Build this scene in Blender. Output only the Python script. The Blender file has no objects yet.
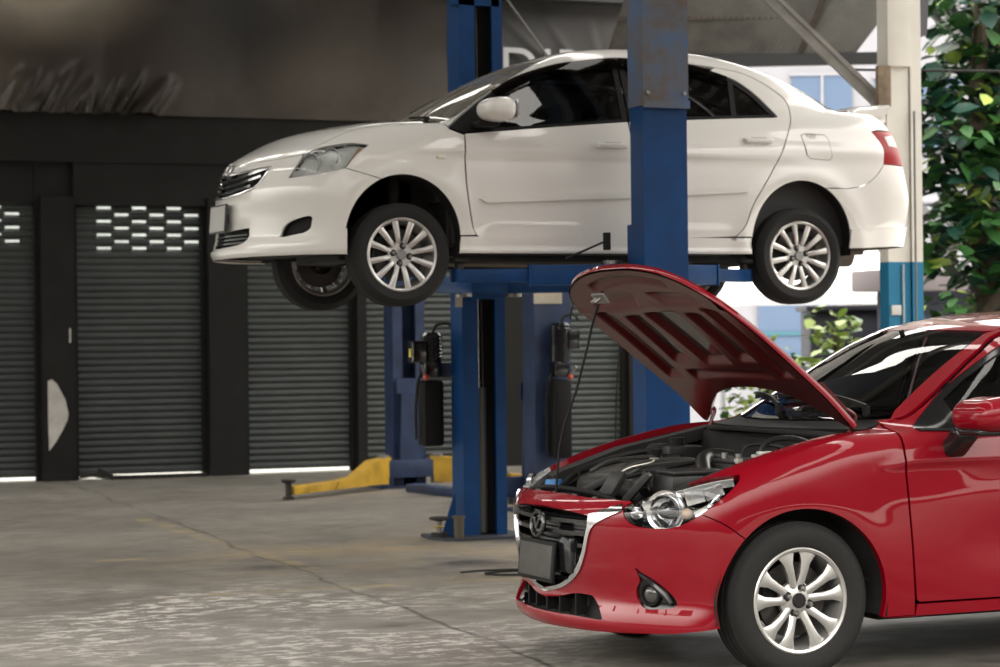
import bpy, bmesh, math, random
import numpy as np
from math import sin, cos, pi, radians, atan2, hypot, sqrt
from mathutils import Vector, Matrix
from mathutils.geometry import delaunay_2d_cdt
random.seed(7)
SC = bpy.context.scene
COL = SC.collection

# ------------------------------------------------------------------ materials
MATS = {}
def nt(name):
    m = bpy.data.materials.new(name); m.use_nodes = True
    t = m.node_tree; b = t.nodes['Principled BSDF']
    return m, t, b
def sock(b, k, v):
    if k in b.inputs: b.inputs[k].default_value = v
def mat(name, col, rough=.5, metal=0., coat=0., var=0., scale=6., bump=0., bscale=80., emis=None, spec=None, rvar=0., coat_rough=.03, stretch=None):
    if name in MATS: return MATS[name]
    m, t, b = nt(name)
    L = t.links.new
    c4 = (*col, 1)
    sock(b, 'Base Color', c4); sock(b, 'Roughness', rough); sock(b, 'Metallic', metal); sock(b, 'Coat Weight', coat); sock(b, 'Coat Roughness', coat_rough)
    if spec is not None: sock(b, 'Specular IOR Level', spec)
    if var or bump or rvar:
        tc = t.nodes.new('ShaderNodeTexCoord')
        src = tc.outputs['Object']
        if stretch:
            mp = t.nodes.new('ShaderNodeMapping'); mp.inputs['Scale'].default_value = stretch
            L(src, mp.inputs['Vector']); src = mp.outputs[0]
    if var or rvar:
        n = t.nodes.new('ShaderNodeTexNoise'); n.inputs['Scale'].default_value = scale; n.inputs['Detail'].default_value = 6
        L(src, n.inputs['Vector'])
        if var:
            r = t.nodes.new('ShaderNodeValToRGB')
            r.color_ramp.elements[0].position = .3; r.color_ramp.elements[1].position = .7
            r.color_ramp.elements[0].color = (*[max(0, x*(1-var)) for x in col], 1)
            r.color_ramp.elements[1].color = (*[min(1, x*(1+var)) for x in col], 1)
            L(n.outputs['Fac'], r.inputs['Fac']); L(r.outputs['Color'], b.inputs['Base Color'])
        if rvar:
            mr = t.nodes.new('ShaderNodeMapRange'); mr.inputs['To Min'].default_value = max(0, rough-rvar); mr.inputs['To Max'].default_value = min(1, rough+rvar)
            L(n.outputs['Fac'], mr.inputs['Value']); L(mr.outputs[0], b.inputs['Roughness'])
    if bump:
        n2 = t.nodes.new('ShaderNodeTexNoise'); n2.inputs['Scale'].default_value = bscale; n2.inputs['Detail'].default_value = 4
        L(src, n2.inputs['Vector'])
        bp = t.nodes.new('ShaderNodeBump'); bp.inputs['Strength'].default_value = bump; bp.inputs['Distance'].default_value = .02
        L(n2.outputs['Fac'], bp.inputs['Height']); L(bp.outputs[0], b.inputs['Normal'])
    if emis:
        sock(b, 'Emission Color', (*emis[0], 1)); sock(b, 'Emission Strength', emis[1])
    MATS[name] = m
    return m
def glass(name, tint, refl=1.0, rough=0.0):
    if name in MATS: return MATS[name]
    m = bpy.data.materials.new(name); m.use_nodes = True
    t = m.node_tree; t.nodes.clear(); L = t.links.new
    o = t.nodes.new('ShaderNodeOutputMaterial'); mx = t.nodes.new('ShaderNodeMixShader')
    tr = t.nodes.new('ShaderNodeBsdfTransparent'); tr.inputs[0].default_value = (*tint, 1)
    gl = t.nodes.new('ShaderNodeBsdfGlossy'); gl.inputs['Roughness'].default_value = rough
    fr = t.nodes.new('ShaderNodeFresnel'); fr.inputs['IOR'].default_value = 1.55
    # the same reflectance from either face of the pane
    geo = t.nodes.new('ShaderNodeNewGeometry'); inv = t.nodes.new('ShaderNodeMath'); inv.operation = 'MULTIPLY_ADD'
    inv.inputs[1].default_value = 1/1.55 - 1.55; inv.inputs[2].default_value = 1.55
    L(geo.outputs['Backfacing'], inv.inputs[0])
    mu = t.nodes.new('ShaderNodeMath'); mu.operation = 'MULTIPLY'; mu.inputs[1].default_value = refl; mu.use_clamp = True
    L(fr.outputs[0], mu.inputs[0]); L(mu.outputs[0], mx.inputs[0]); L(tr.outputs[0], mx.inputs[1]); L(gl.outputs[0], mx.inputs[2]); L(mx.outputs[0], o.inputs[0])
    MATS[name] = m
    return m

# ------------------------------------------------------------------ objects
def tag(o, label=None, cat=None, group=None, kind=None):
    if label: o['label'] = label
    if cat: o['category'] = cat
    if group: o['group'] = group
    if kind: o['kind'] = kind
    return o
def empty(name, loc=(0,0,0), rz=0, label=None, cat=None, group=None):
    o = bpy.data.objects.new(name, None); COL.objects.link(o)
    o.location = loc; o.rotation_euler = (0,0,rz); o.empty_display_size = .1
    return tag(o, label, cat, group)
def link(name, me, parent=None, mats=None, loc=None, rot=None):
    o = bpy.data.objects.new(name, me); COL.objects.link(o)
    for m in (mats if isinstance(mats, (list, tuple)) else [mats] if mats else []): me.materials.append(m)
    if parent is not None: o.parent = parent
    if loc is not None: o.location = loc
    if rot is not None: o.rotation_euler = rot
    return o
def copy_tree(o, parent=None):
    c = o.copy(); COL.objects.link(c)
    if parent is not None: c.parent = parent
    for ch in KIDS(o): copy_tree(ch, c)
    return c
def KIDS(o): return [x for x in COL.objects if x.parent is o]

class MB:
    """collects shapes for one mesh"""
    def __init__(s): s.v = []; s.f = []; s.m = []; s.sm = []
    def add(s, vs, fs, mi=0, smooth=False):
        b = len(s.v); s.v += [tuple(p) for p in vs]
        for f in fs: s.f.append([i+b for i in f]); s.m.append(mi); s.sm.append(smooth)
        return s
    def box(s, c, d, mi=0, M=None, bev=0.):
        x,y,z = [q/2 for q in d]
        if bev <= 0:
            vs = [(-x,-y,-z),(x,-y,-z),(x,y,-z),(-x,y,-z),(-x,-y,z),(x,-y,z),(x,y,z),(-x,y,z)]
            fs = [(0,3,2,1),(4,5,6,7),(0,1,5,4),(1,2,6,5),(2,3,7,6),(3,0,4,7)]
        else:
            bm = bmesh.new(); bmesh.ops.create_cube(bm, size=1)
            for v in bm.verts: v.co = Vector((v.co.x*2*x, v.co.y*2*y, v.co.z*2*z))
            bmesh.ops.bevel(bm, geom=list(bm.edges), offset=min(bev, x*.9, y*.9, z*.9), segments=2, profile=.6, affect='EDGES')
            bm.verts.index_update()
            vs = [tuple(v.co) for v in bm.verts]; fs = [[v.index for v in f.verts] for f in bm.faces]; bm.free()
        if M is not None: vs = [tuple(M @ Vector(p)) for p in vs]
        vs = [(p[0]+c[0], p[1]+c[1], p[2]+c[2]) for p in vs]
        return s.add(vs, fs, mi, bev > 0)
    def box2(s, a, b, mi=0, bev=0.):
        return s.box([(p+q)/2 for p,q in zip(a,b)], [abs(q-p) for p,q in zip(a,b)], mi, None, bev)
    def bar(s, p, q, w, h, mi=0, up=(0,0,1), bev=0.):
        p = Vector(p); q = Vector(q); d = q-p; L = d.length; x = d.normalized()
        u = Vector(up); y = u.cross(x)
        if y.length < 1e-4: y = Vector((0,1,0)).cross(x)
        y.normalize(); z = x.cross(y)
        M = Matrix((x,y,z)).transposed()
        return s.box((p+q)/2, (L,w,h), mi, M, bev)
    def tube(s, pts, r, n=10, mi=0, cap=True, closed=False):
        pts = [Vector(p) for p in pts]; k = len(pts)
        rs = r if isinstance(r, (list, tuple)) else [r]*k
        tang = []
        for i in range(k):
            if closed: d = pts[(i+1)%k]-pts[i-1]
            else: d = pts[min(i+1,k-1)]-pts[max(i-1,0)]
            tang.append(d.normalized())
        a = Vector((0,0,1)) if abs(tang[0].z) < .9 else Vector((1,0,0))
        nrm = (a - tang[0]*a.dot(tang[0])).normalized()
        vs = []
        for i in range(k):
            nrm = (nrm - tang[i]*nrm.dot(tang[i])).normalized(); bi = tang[i].cross(nrm)
            for j in range(n):
                t = 2*pi*j/n; vs.append(pts[i] + (nrm*cos(t)+bi*sin(t))*rs[i])
        fs = []
        for i in range(k if closed else k-1):
            i2 = (i+1) % k
            for j in range(n): fs.append((i*n+j, i*n+(j+1)%n, i2*n+(j+1)%n, i2*n+j))
        s.add(vs, fs, mi, True)
        if cap and not closed:
            s.add(vs[:n], [tuple(range(n-1,-1,-1))], mi); s.add(vs[-n:], [tuple(range(n))], mi)
        return s
    def cyl(s, p, q, r, n=20, mi=0, r2=None): return s.tube([p,q], [r, r if r2 is None else r2], n, mi)
    def lathe(s, prof, n=32, mi=0, M=None, smooth=True, a0=0, a1=2*pi):
        # prof: (radius, height) along +Z; M maps to place
        vs = []; full = abs(a1-a0-2*pi) < 1e-6; k = n if full else n+1
        for (r,h) in prof:
            for j in range(k):
                t = a0+(a1-a0)*j/n; p = Vector((r*cos(t), r*sin(t), h)); vs.append(M @ p if M is not None else p)
        fs = []
        for i in range(len(prof)-1):
            for j in range(n if full else n):
                j2 = (j+1)%k if full else j+1
                fs.append((i*k+j, i*k+j2, (i+1)*k+j2, (i+1)*k+j))
        return s.add(vs, fs, mi, smooth)
    def prism(s, poly, d, mi=0, o=(0,0,0), ax=((1,0,0),(0,0,1)), sides=True):
        # extrude a 2D polygon (in axes ax) by vector d
        ax = (Vector(ax[0]), Vector(ax[1])); o = Vector(o); d = Vector(d); n = len(poly)
        a = [o+ax[0]*p[0]+ax[1]*p[1] for p in poly]; b = [p+d for p in a]
        fs = [tuple(range(n)), tuple(range(2*n-1, n-1, -1))] + [(i,i+n,(i+1)%n+n,(i+1)%n) for i in range(n)]
        return s.add(a+b, fs, mi)
    def sphere(s, c, r, mi=0, n=14, k=8):
        r3 = r if isinstance(r, (tuple,list)) else (r,r,r)
        vs = []; fs = []
        for i in range(k+1):
            p = pi*i/k
            for j in range(n): vs.append((c[0]+r3[0]*sin(p)*cos(2*pi*j/n), c[1]+r3[1]*sin(p)*sin(2*pi*j/n), c[2]+r3[2]*cos(p)))
        for i in range(k):
            for j in range(n): fs.append((i*n+j,(i+1)*n+j,(i+1)*n+(j+1)%n,i*n+(j+1)%n))
        return s.add(vs, fs, mi, True)
    def xform(s, M): s.v = [tuple(M @ Vector(p)) for p in s.v]; return s
    def mesh(s, name):
        me = bpy.data.meshes.new(name); me.from_pydata(s.v, [], s.f)
        me.polygons.foreach_set('material_index', s.m); me.polygons.foreach_set('use_smooth', s.sm)
        bm = bmesh.new(); bm.from_mesh(me); bmesh.ops.remove_doubles(bm, verts=bm.verts, dist=1e-5); bmesh.ops.recalc_face_normals(bm, faces=bm.faces); bm.to_mesh(me); bm.free()
        me.update()
        return me
    def build(s, name, mats, parent=None, loc=None, rot=None, auto=35):
        me = s.mesh(name)
        o = link(name, me, parent, mats, loc, rot)
        if any(s.sm) and auto:
            try: me.set_sharp_from_angle(angle=radians(auto))
            except Exception: pass
        return o
def crom(pts, n=8, closed=False):
    """smooth curve through points (any dimension)"""
    P = [np.array(p, float) for p in pts]; k = len(P); out = []
    rng = range(k if closed else k-1)
    for i in rng:
        p1 = P[i]; p2 = P[(i+1)%k]
        p0 = P[i-1] if (closed or i > 0) else 2*p1-p2
        p3 = P[(i+2)%k] if (closed or i+2 < k) else 2*p2-p1
        for j in range(n):
            t = j/n
            out.append(tuple(.5*((2*p1)+(-p0+p2)*t+(2*p0-5*p1+4*p2-p3)*t*t+(-p0+3*p1-3*p2+p3)*t**3)))
    if not closed: out.append(tuple(P[-1]))
    return out
# ------------------------------------------------------------------ car bodies: one smooth field per car, panels are cut from its zero surface
def pchip(xs, ys):
    x = np.array(xs, float); y = np.array(ys, float)
    o = np.argsort(x); x = x[o]; y = y[o]
    h = np.diff(x); d = np.diff(y) / h
    m = np.zeros_like(y)
    for i in range(1, len(x) - 1):
        if d[i-1] * d[i] > 0:
            w1 = 2*h[i] + h[i-1]; w2 = h[i] + 2*h[i-1]
            m[i] = (w1 + w2) / (w1/d[i-1] + w2/d[i])
    m[0] = d[0]; m[-1] = d[-1]
    def f(q):
        q = np.asarray(q, float)
        i = np.clip(np.searchsorted(x, q) - 1, 0, len(x) - 2)
        t = (q - x[i]) / h[i]
        tc = np.clip(t, 0, 1)
        t2 = tc*tc; t3 = t2*tc
        r = y[i]*(2*t3-3*t2+1) + h[i]*m[i]*(t3-2*t2+tc) + y[i+1]*(-2*t3+3*t2) + h[i]*m[i+1]*(t3-t2)
        return r + np.where(t < 0, t*h[i]*m[i], 0) + np.where(t > 1, (t-1)*h[i]*m[i+1], 0)
    return f
def smax(a, b, k):
    return np.maximum(a, b) + np.maximum(k - np.abs(a-b), 0)**2 / (4*k)
def smin(a, b, k):
    return -smax(-a, -b, k)
def sstep(x, a, b):
    t = np.clip((x-a)/(b-a), 0, 1); return t*t*(3-2*t)

class Body:
    def __init__(s, **k):
        s.__dict__.update(k)
    def F(s, P):
        u, v, w = P[..., 0], P[..., 1], P[..., 2]
        va = np.abs(v); v2 = v*v
        ft = (w - (s.T(u) - s.crown(u)*v2)) * s.topscale(u)
        hw = s.hw(u, w)
        for (cu, cw, R, amp, wid) in s.arches:
            r = np.hypot(u-cu, w-cw)
            hw = hw + amp*np.exp(-((r-R)/wid)**2)
        fs = va - hw
        ff = (u - (s.uf(w) - s.kf*v2 - s.kf4*v2*v2)) * .9
        fr = ((s.ur(w) + s.kr*v2 + s.kr4*v2*v2) - u) * .9
        fb = s.wb(u) - w
        lo = smax(fs, ft, s.ksh(u))
        lo = smax(lo, ff, s.kfr); lo = smax(lo, fr, s.krr); lo = smax(lo, fb, .04)
        c = np.where(u > s.um, s.cf, -s.cr) * np.minimum(np.abs(u-s.um)/.5, 1)
        fro = (w - (s.R(u + c*v2) - s.rcrown(u)*v2)) * s.rscale(u)
        fg = (va - (s.g0(u) - s.gt(u)*(w - s.wbelt) - s.gq*np.maximum(w-s.wbelt, 0)**2)) * .92
        gr = smax(fro, fg, s.kroof(u))
        gr = smax(gr, s.wbelt - .14 - w, .02); gr = smax(gr, fr + .05, .04)
        return smin(lo, gr, s.kgl)
    def normal(s, P, e=.004):
        n = np.empty_like(P)
        for i in range(3):
            d = np.zeros(3); d[i] = e
            n[..., i] = s.F(P+d) - s.F(P-d)
        return n / np.maximum(np.linalg.norm(n, axis=-1, keepdims=True), 1e-9)
    def cast(s, O, D, L, n=90):
        O = np.asarray(O, float); D = np.asarray(D, float)
        lo = np.zeros(len(O)); hi = np.full(len(O), np.nan)
        ts = np.linspace(0, L, n)
        for i in range(1, n):
            need = np.isnan(hi)
            if not need.any(): break
            f = s.F(O[need] + D[need]*ts[i])
            idx = np.where(need)[0]
            hit = f < 0
            hi[idx[hit]] = ts[i]; lo[idx[~hit]] = ts[i]
        ok = ~np.isnan(hi)
        hi = np.where(ok, hi, L); 
        for _ in range(22):
            m = (lo+hi)/2
            ins = s.F(O + D*m[:, None]) < 0
            hi = np.where(ins, m, hi); lo = np.where(ins, lo, m)
        return O + D*hi[:, None], ok
    # projections: 'side' (u,w) 'top' (u,v) 'front' (v,w) 'rear' (v,w) ('rad', cu) (angle*R, w)
    def lift(s, proj, Q):
        Q = np.asarray(Q, float); n = len(Q); z = np.zeros(n); o = np.ones(n)
        if proj == 'side':  O = np.c_[Q[:,0], 1.05*o, Q[:,1]]; D = np.c_[z, -o, z]; L = 1.05
        elif proj == 'top': O = np.c_[Q[:,0], Q[:,1], 1.75*o]; D = np.c_[z, z, -o]; L = 1.75
        elif proj == 'front': O = np.c_[1.2*o, Q[:,0], Q[:,1]]; D = np.c_[-o, z, z]; L = 3.2
        elif proj == 'rear': O = np.c_[-4.2*o, Q[:,0], Q[:,1]]; D = np.c_[o, z, z]; L = 3.0
        elif proj[0] == 'rrad':
            cu = proj[1]; a = Q[:,0]/.8
            D0 = np.c_[-np.cos(a), np.sin(a), z]
            O = np.c_[cu*o, z, Q[:,1]] + D0*1.5; D = -D0; L = 1.5
        else:
            cu = proj[1]; a = Q[:,0]/.8
            D0 = np.c_[np.cos(a), np.sin(a), z]
            O = np.c_[cu*o, z, Q[:,1]] + D0*1.5; D = -D0; L = 1.5
        return s.cast(O, D, L)[0]
    def flat(s, proj, P):
        P = np.asarray(P, float)
        if proj == 'side': return P[:, [0, 2]]
        if proj == 'top': return P[:, [0, 1]]
        if proj in ('front', 'rear'): return P[:, [1, 2]]
        cu = proj[1]
        if proj[0] == 'rrad': return np.c_[np.arctan2(P[:,1], cu-P[:,0])*.8, P[:,2]]
        return np.c_[np.arctan2(P[:,1], P[:,0]-cu)*.8, P[:,2]]

def K(c): return lambda u: np.full_like(np.asarray(u, float), c)

white_body = Body(
    T = pchip([1.2,.86,.80,.72,.60,.45,.25,0,-.2,-.45,-1.5,-2.3,-2.7,-3.0,-3.25,-3.40,-3.6],
              [.60,.79,.845,.90,.955,1.007,1.053,1.09,1.10,1.08,1.12,1.185,1.222,1.228,1.212,1.165,1.0]),
    crown = pchip([1,.6,0,-.5,-2.5,-3.4],[.10,.10,.09,.09,.10,.10]),
    topscale = K(.95),
    hw = lambda u, w: (.845 - .22*np.maximum(.62-w,0)**2 - .32*np.maximum(w-.66,0)**2)
        - .05*sstep(-u,2.9,3.6) + .010*np.exp(-((w-.93)/.05)**2)*sstep(-u,.2,.9)
        + .012*sstep(w,.345,.315)*sstep(-u,.30,.36)*sstep(u,-2.27,-2.2),
    arches = [(0,.375,.40,.012,.07),(-2.56,.375,.40,.012,.07)],
    uf = pchip([.1,.25,.33,.42,.52,.62,.72,.80,.86,.95],[.74,.81,.835,.815,.81,.815,.80,.775,.74,.62]),
    kf=.36, kf4=.22, 
    ur = pchip([.2,.35,.5,.65,.72,.85,1.0,1.1,1.2],[-3.43,-3.51,-3.55,-3.57,-3.56,-3.53,-3.48,-3.43,-3.38]),
    kr=.20, kr4=.35,
    wb = K(.285), ksh = pchip([1,.5,0,-.6,-2.4,-3.4],[.16,.16,.13,.07,.09,.12]), kfr=.10, krr=.12,
    um=-1.5, cf=.07, cr=.35,
    R = pchip([.2,-.2,-.30,-.5,-.75,-.95,-1.2,-1.5,-1.8,-2.1,-2.35,-2.6,-2.85,-3.05,-3.3],
              [.85,1.03,1.092,1.222,1.362,1.46,1.535,1.56,1.562,1.55,1.512,1.443,1.34,1.225,1.07]),
    rcrown=pchip([0,-.7,-1.3,-3],[.045,.045,.07,.07]), rscale=K(.88),
    g0 = pchip([.2,-.4,-1.5,-2.4,-3],[.77,.79,.80,.78,.70]), gt = K(.32), gq=.22, wbelt=1.02, kroof=pchip([.2,-.7,-1.2,-2,-3],[.05,.05,.11,.13,.13]), kgl=.05)

red_body = Body(
    T = pchip([1.1,.80,.74,.70,.62,.50,.36,.2,0,-.26,-.5,-1.5,-2.6,-3.1,-3.3],
              [.45,.655,.69,.712,.745,.79,.835,.885,.935,.985,1.0,1.03,1.06,1.03,.9]),
    crown = pchip([1,.6,0,-.5,-2.5,-3.4],[.07,.08,.06,.07,.09,.1]),
    topscale = K(.95),
    hw = lambda u, w: (.850 - .20*np.maximum(.60-w,0)**2 - .36*np.maximum(w-.66,0)**2)
        - .03*sstep(-u,2.7,3.4)
        + .012*np.exp(-((w-(.80-.10*(u+.5)))/.055)**2)*sstep(-u,.50,1.1)
        - .014*np.exp(-((w-.50)/.13)**2)*sstep(-u,.50,1.0)*sstep(u,-2.3,-1.9),
    arches = [(0,.31,.38,.006,.11),(-2.57,.31,.38,.006,.11)],
    uf = pchip([.1,.17,.22,.26,.32,.45,.60,.68,.75,.85],[.70,.745,.765,.755,.735,.755,.765,.755,.71,.55]),
    kf=.36, kf4=.22,
    ur = pchip([.2,.35,.6,.75,.9,1.1,1.3],[-3.22,-3.28,-3.30,-3.27,-3.24,-3.20,-3.1]), kr=.16, kr4=.25,
    wb = K(.16), ksh = pchip([1,.5,0,-.6,-2.4,-3.4],[.12,.14,.12,.07,.08,.12]), kfr=.07, krr=.12,
    um=-1.6, cf=.42, cr=.25,
    R = pchip([.2,-.15,-.30,-.5,-.75,-.95,-1.15,-1.5,-1.9,-2.4,-2.8,-3.0,-3.15,-3.35],
              [.70,.905,.99,1.10,1.235,1.335,1.40,1.45,1.465,1.445,1.39,1.30,1.13,.9]),
    rcrown=K(.07), rscale=K(.88),
    g0 = pchip([.2,-.4,-1.5,-2.4,-3],[.75,.785,.80,.78,.72]), gt = K(.42), gq=.30, wbelt=.98, kroof=pchip([.2,-.7,-1.2,-2,-3],[.06,.06,.10,.11,.11]), kgl=.04)
# ------------------------------------------------------------------ panels cut from a body's surface
def ob_flat(P, a=radians(28)):
    P = np.asarray(P, float); return np.c_[P[:,0], P[:,2]*cos(a) - P[:,1]*sin(a)]
def ob_lift(body, Q, a=radians(28)):
    Q = np.asarray(Q, float); n = len(Q); o = np.ones(n)
    d = np.array([0, -cos(a), -sin(a)])
    base = np.c_[Q[:,0], -Q[:,1]*sin(a), Q[:,1]*cos(a)]
    O = base - d*1.9
    return body.cast(O, np.tile(d, (n,1)), 2.3, n=110)[0]
def LIFT(body, sp, Q):
    return ob_lift(body, Q) if sp == 'ob' else body.lift(sp, Q)
def FLAT(body, sp, P):
    return ob_flat(P) if sp == 'ob' else body.flat(sp, P)
def inpoly(Q, poly):
    x, y = Q[:,0], Q[:,1]; r = np.zeros(len(Q), bool); n = len(poly)
    for i in range(n):
        x1,y1 = poly[i]; x2,y2 = poly[(i+1)%n]
        if y1 == y2: continue
        c = ((y1 > y) != (y2 > y)) & (x < (x2-x1)*(y-y1)/(y2-y1)+x1)
        r ^= c
    return r
def resample(P, h):
    out = []
    n = len(P)
    for i in range(n):
        a = P[i]; b = P[(i+1)%n]; L = np.linalg.norm(b-a)
        if L < 1e-5: continue
        k = max(1, int(round(L/h)))
        for j in range(k): out.append(a+(b-a)*j/k)
    return np.array(out)
def area2(P): return .5*np.sum(P[:,0]*np.roll(P[:,1],-1)-np.roll(P[:,0],-1)*P[:,1])
def inset2(P, d):
    if d == 0: return P
    if area2(P) < 0: P = P[::-1]
    e = np.roll(P,-1,0)-P; e /= np.maximum(np.linalg.norm(e,axis=1,keepdims=True),1e-9)
    n = np.c_[-e[:,1], e[:,0]]; m = n+np.roll(n,1,0)
    l2 = np.sum(m*m,axis=1,keepdims=True); m = np.where(l2 > .3, m*2/np.maximum(l2,.3), n)
    return P + m*d
class Edge:
    """one stretch of a panel outline, in whatever view it is easiest to give; Edge('side', pts, smooth)"""
    def __init__(s, sp, pts, smooth=True, rev=False):
        pts = [tuple(p) for p in pts]
        if smooth and len(pts) > 2: pts = crom(pts, 6)
        elif len(pts) > 1:
            q = []
            for i in range(len(pts)-1):
                a = np.array(pts[i]); b = np.array(pts[i+1]); k = max(1, int(np.linalg.norm(b-a)/.03))
                q += [tuple(a+(b-a)*j/k) for j in range(k)]
            pts = q+[pts[-1]]
        s.sp = sp; s.pts = pts[::-1] if rev else pts
    def r(s):
        e = Edge.__new__(Edge); e.sp = s.sp; e.pts = s.pts[::-1]; return e
    def P(s, body): return np.array(s.pts, float) if s.sp == '3d' else LIFT(body, s.sp, s.pts)
def outline(body, edges, sym=False):
    P = np.concatenate([e.P(body) for e in edges])
    if sym:
        M = P[::-1]*np.array([1,-1,1]); P = np.concatenate([P, M])
    keep = [0]
    for i in range(1, len(P)):
        if np.linalg.norm(P[i]-P[keep[-1]]) > .0015: keep.append(i)
    if np.linalg.norm(P[keep[-1]]-P[keep[0]]) < .0015: keep.pop()
    return P[keep]
def panel_mesh(body, edges, proj, sym=False, holes=(), h=.028, thick=.016, inset=.002, off=0., post=None, back=False):
    """returns verts, faces, loop normals"""
    out2 = FLAT(body, proj, outline(body, edges, sym))
    out2 = inset2(resample(out2, h), inset)
    if area2(out2) < 0: out2 = out2[::-1]
    hol = []
    for he in holes:
        hs, hsym = he if isinstance(he, tuple) else (he, False)
        q = resample(FLAT(body, proj, outline(body, hs, hsym)), h*.8)
        if area2(q) < 0: q = q[::-1]
        hol.append(inset2(q, -inset))
    lo = out2.min(0); hi = out2.max(0)
    gx = np.arange(lo[0], hi[0]+h, h); gy = np.arange(lo[1], hi[1]+h, h*.866)
    G = np.array([(x + (h/2 if j % 2 else 0), y) for j,y in enumerate(gy) for x in gx])
    G = G[inpoly(G, out2)]
    for q in hol: G = G[~inpoly(G, q)]
    if len(G):
        allb = np.concatenate([out2]+hol)
        dmin = np.full(len(G), 9.)
        for i in range(0, len(allb), 64):
            dd = np.linalg.norm(G[:,None,:]-allb[None,i:i+64,:], axis=2).min(1); dmin = np.minimum(dmin, dd)
        G = G[dmin > h*.5]
    V = [Vector(p) for p in out2]; E = [(i,(i+1)%len(out2)) for i in range(len(out2))]
    for q in hol:
        b = len(V); V += [Vector(p) for p in q]; E += [(b+i, b+(i+1)%len(q)) for i in range(len(q))]
    nb = len(V)
    V += [Vector(p) for p in G]
    rv, re, rf, *_ = delaunay_2d_cdt(V, E, [], 0, 1e-6)
    Q = np.array([tuple(p) for p in rv]); F = np.array([list(f) for f in rf if len(f) == 3])
    c = Q[F].mean(1); ok = inpoly(c, out2)
    for q in hol: ok &= ~inpoly(c, q)
    F = F[ok]
    used = np.unique(F); mp = -np.ones(len(Q), int); mp[used] = np.arange(len(used)); Q = Q[used]; F = mp[F]
    P = LIFT(body, proj, Q); N = body.normal(P)
    # orient
    a = P[F[:,1]]-P[F[:,0]]; b = P[F[:,2]]-P[F[:,0]]
    fn = np.cross(a, b); flip = np.sum(fn*N[F].mean(1), axis=1) < 0
    F[flip] = F[flip][:, ::-1]
    P = P + N*off
    if post is not None: P = post(P, N, Q)
    ed = {}
    for f in F:
        for i in range(3): ed[(f[i], f[(i+1)%3])] = 1
    bd = [e for e in ed if (e[1], e[0]) not in ed]
    verts = [tuple(p) for p in P]; faces = [tuple(f) for f in F]; ln = [tuple(N[i]) for f in F for i in f]
    if thick > 0:
        bv = {}
        for (i,j) in bd:
            for k in (i,j):
                if k not in bv: bv[k] = len(verts); verts.append(tuple(P[k]-N[k]*thick))
        for (i,j) in bd:
            f = (j, i, bv[i], bv[j]); faces.append(f)
            n = np.cross(np.array(verts[i])-np.array(verts[j]), np.array(verts[bv[i]])-np.array(verts[j])); n /= max(np.linalg.norm(n), 1e-9)
            ln += [tuple(n)]*4
    return verts, faces, (None if post is not None else ln)
def mk(name, vfn, mats, parent, mirror=False):
    v, f, ln = vfn
    if mirror:
        v = [(p[0],-p[1],p[2]) for p in v]; ln0 = ln
        if ln is None: ln = [(0,0,1)]*sum(len(q) for q in f)
        k = 0; f2 = []; l2 = []
        for q in f:
            n = len(q); f2.append(tuple(q[::-1])); l2 += [(a[0],-a[1],a[2]) for a in ln[k:k+n][::-1]]; k += n
        f, ln = f2, (None if ln0 is None else l2)
    me = bpy.data.meshes.new(name); me.from_pydata(v, [], f)
    me.polygons.foreach_set('use_smooth', [True]*len(f))
    me.update()
    if ln is not None: me.normals_split_custom_set(ln)
    return link(name, me, parent, mats)
def panel(body, name, edges, proj, mats, parent, both=False, **k):
    d = panel_mesh(body, edges, proj, **k)
    if both:
        return [mk(name, d, mats, parent[0] if isinstance(parent, (list,tuple)) else parent), mk(name, d, mats, parent[1] if isinstance(parent, (list,tuple)) else parent, True)]
    return mk(name, d, mats, parent)
def arc(cu, cw, rx, ry, a0, a1, n=22):
    return [(cu+rx*cos(radians(a0+(a1-a0)*i/n)), cw+ry*sin(radians(a0+(a1-a0)*i/n))) for i in range(n+1)]
# ------------------------------------------------------------------ car fittings shared by both cars
def paint(name, col, metal=0., rough=.35, coat=1., spec=.5):
    if name in MATS: return MATS[name]
    m = mat(name, col, rough, metal, coat, spec=spec); t = m.node_tree; b = t.nodes['Principled BSDF']
    # the inner face of a pressed panel is trimmed in dark grey
    g = t.nodes.new('ShaderNodeNewGeometry'); x = t.nodes.new('ShaderNodeMix'); x.data_type = 'RGBA'
    t.links.new(g.outputs['Backfacing'], x.inputs[0]); x.inputs[6].default_value = (*col, 1); x.inputs[7].default_value = (.035,.034,.033,1); t.links.new(x.outputs[2], b.inputs['Base Color'])
    return m
RUBBER = mat('tyre rubber', (.011,.0105,.010), .8, bump=.15, bscale=140)
BLACKP = mat('black plastic', (.009,.009,.009), .55, spec=.18)
BLACKG = mat('gloss black', (.012,.012,.013), .12)
DARK = mat('dark underside', (.012,.0115,.011), .8, var=.5, scale=9)
ALLOY = mat('silver alloy', (.62,.61,.59), .32, .75)
CHROME = mat('chrome', (.62,.62,.63), .12, 1.)
STEEL = mat('worn steel', (.30,.29,.28), .4, .9, var=.3)
CABIN = mat('dark cabin trim', (.035,.035,.036), .7)
SEATM = mat('grey seat cloth', (.10,.098,.095), .85)
AX = Matrix(((1,0,0),(0,0,1),(0,-1,0)))     # local z -> +y (outboard)
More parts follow.
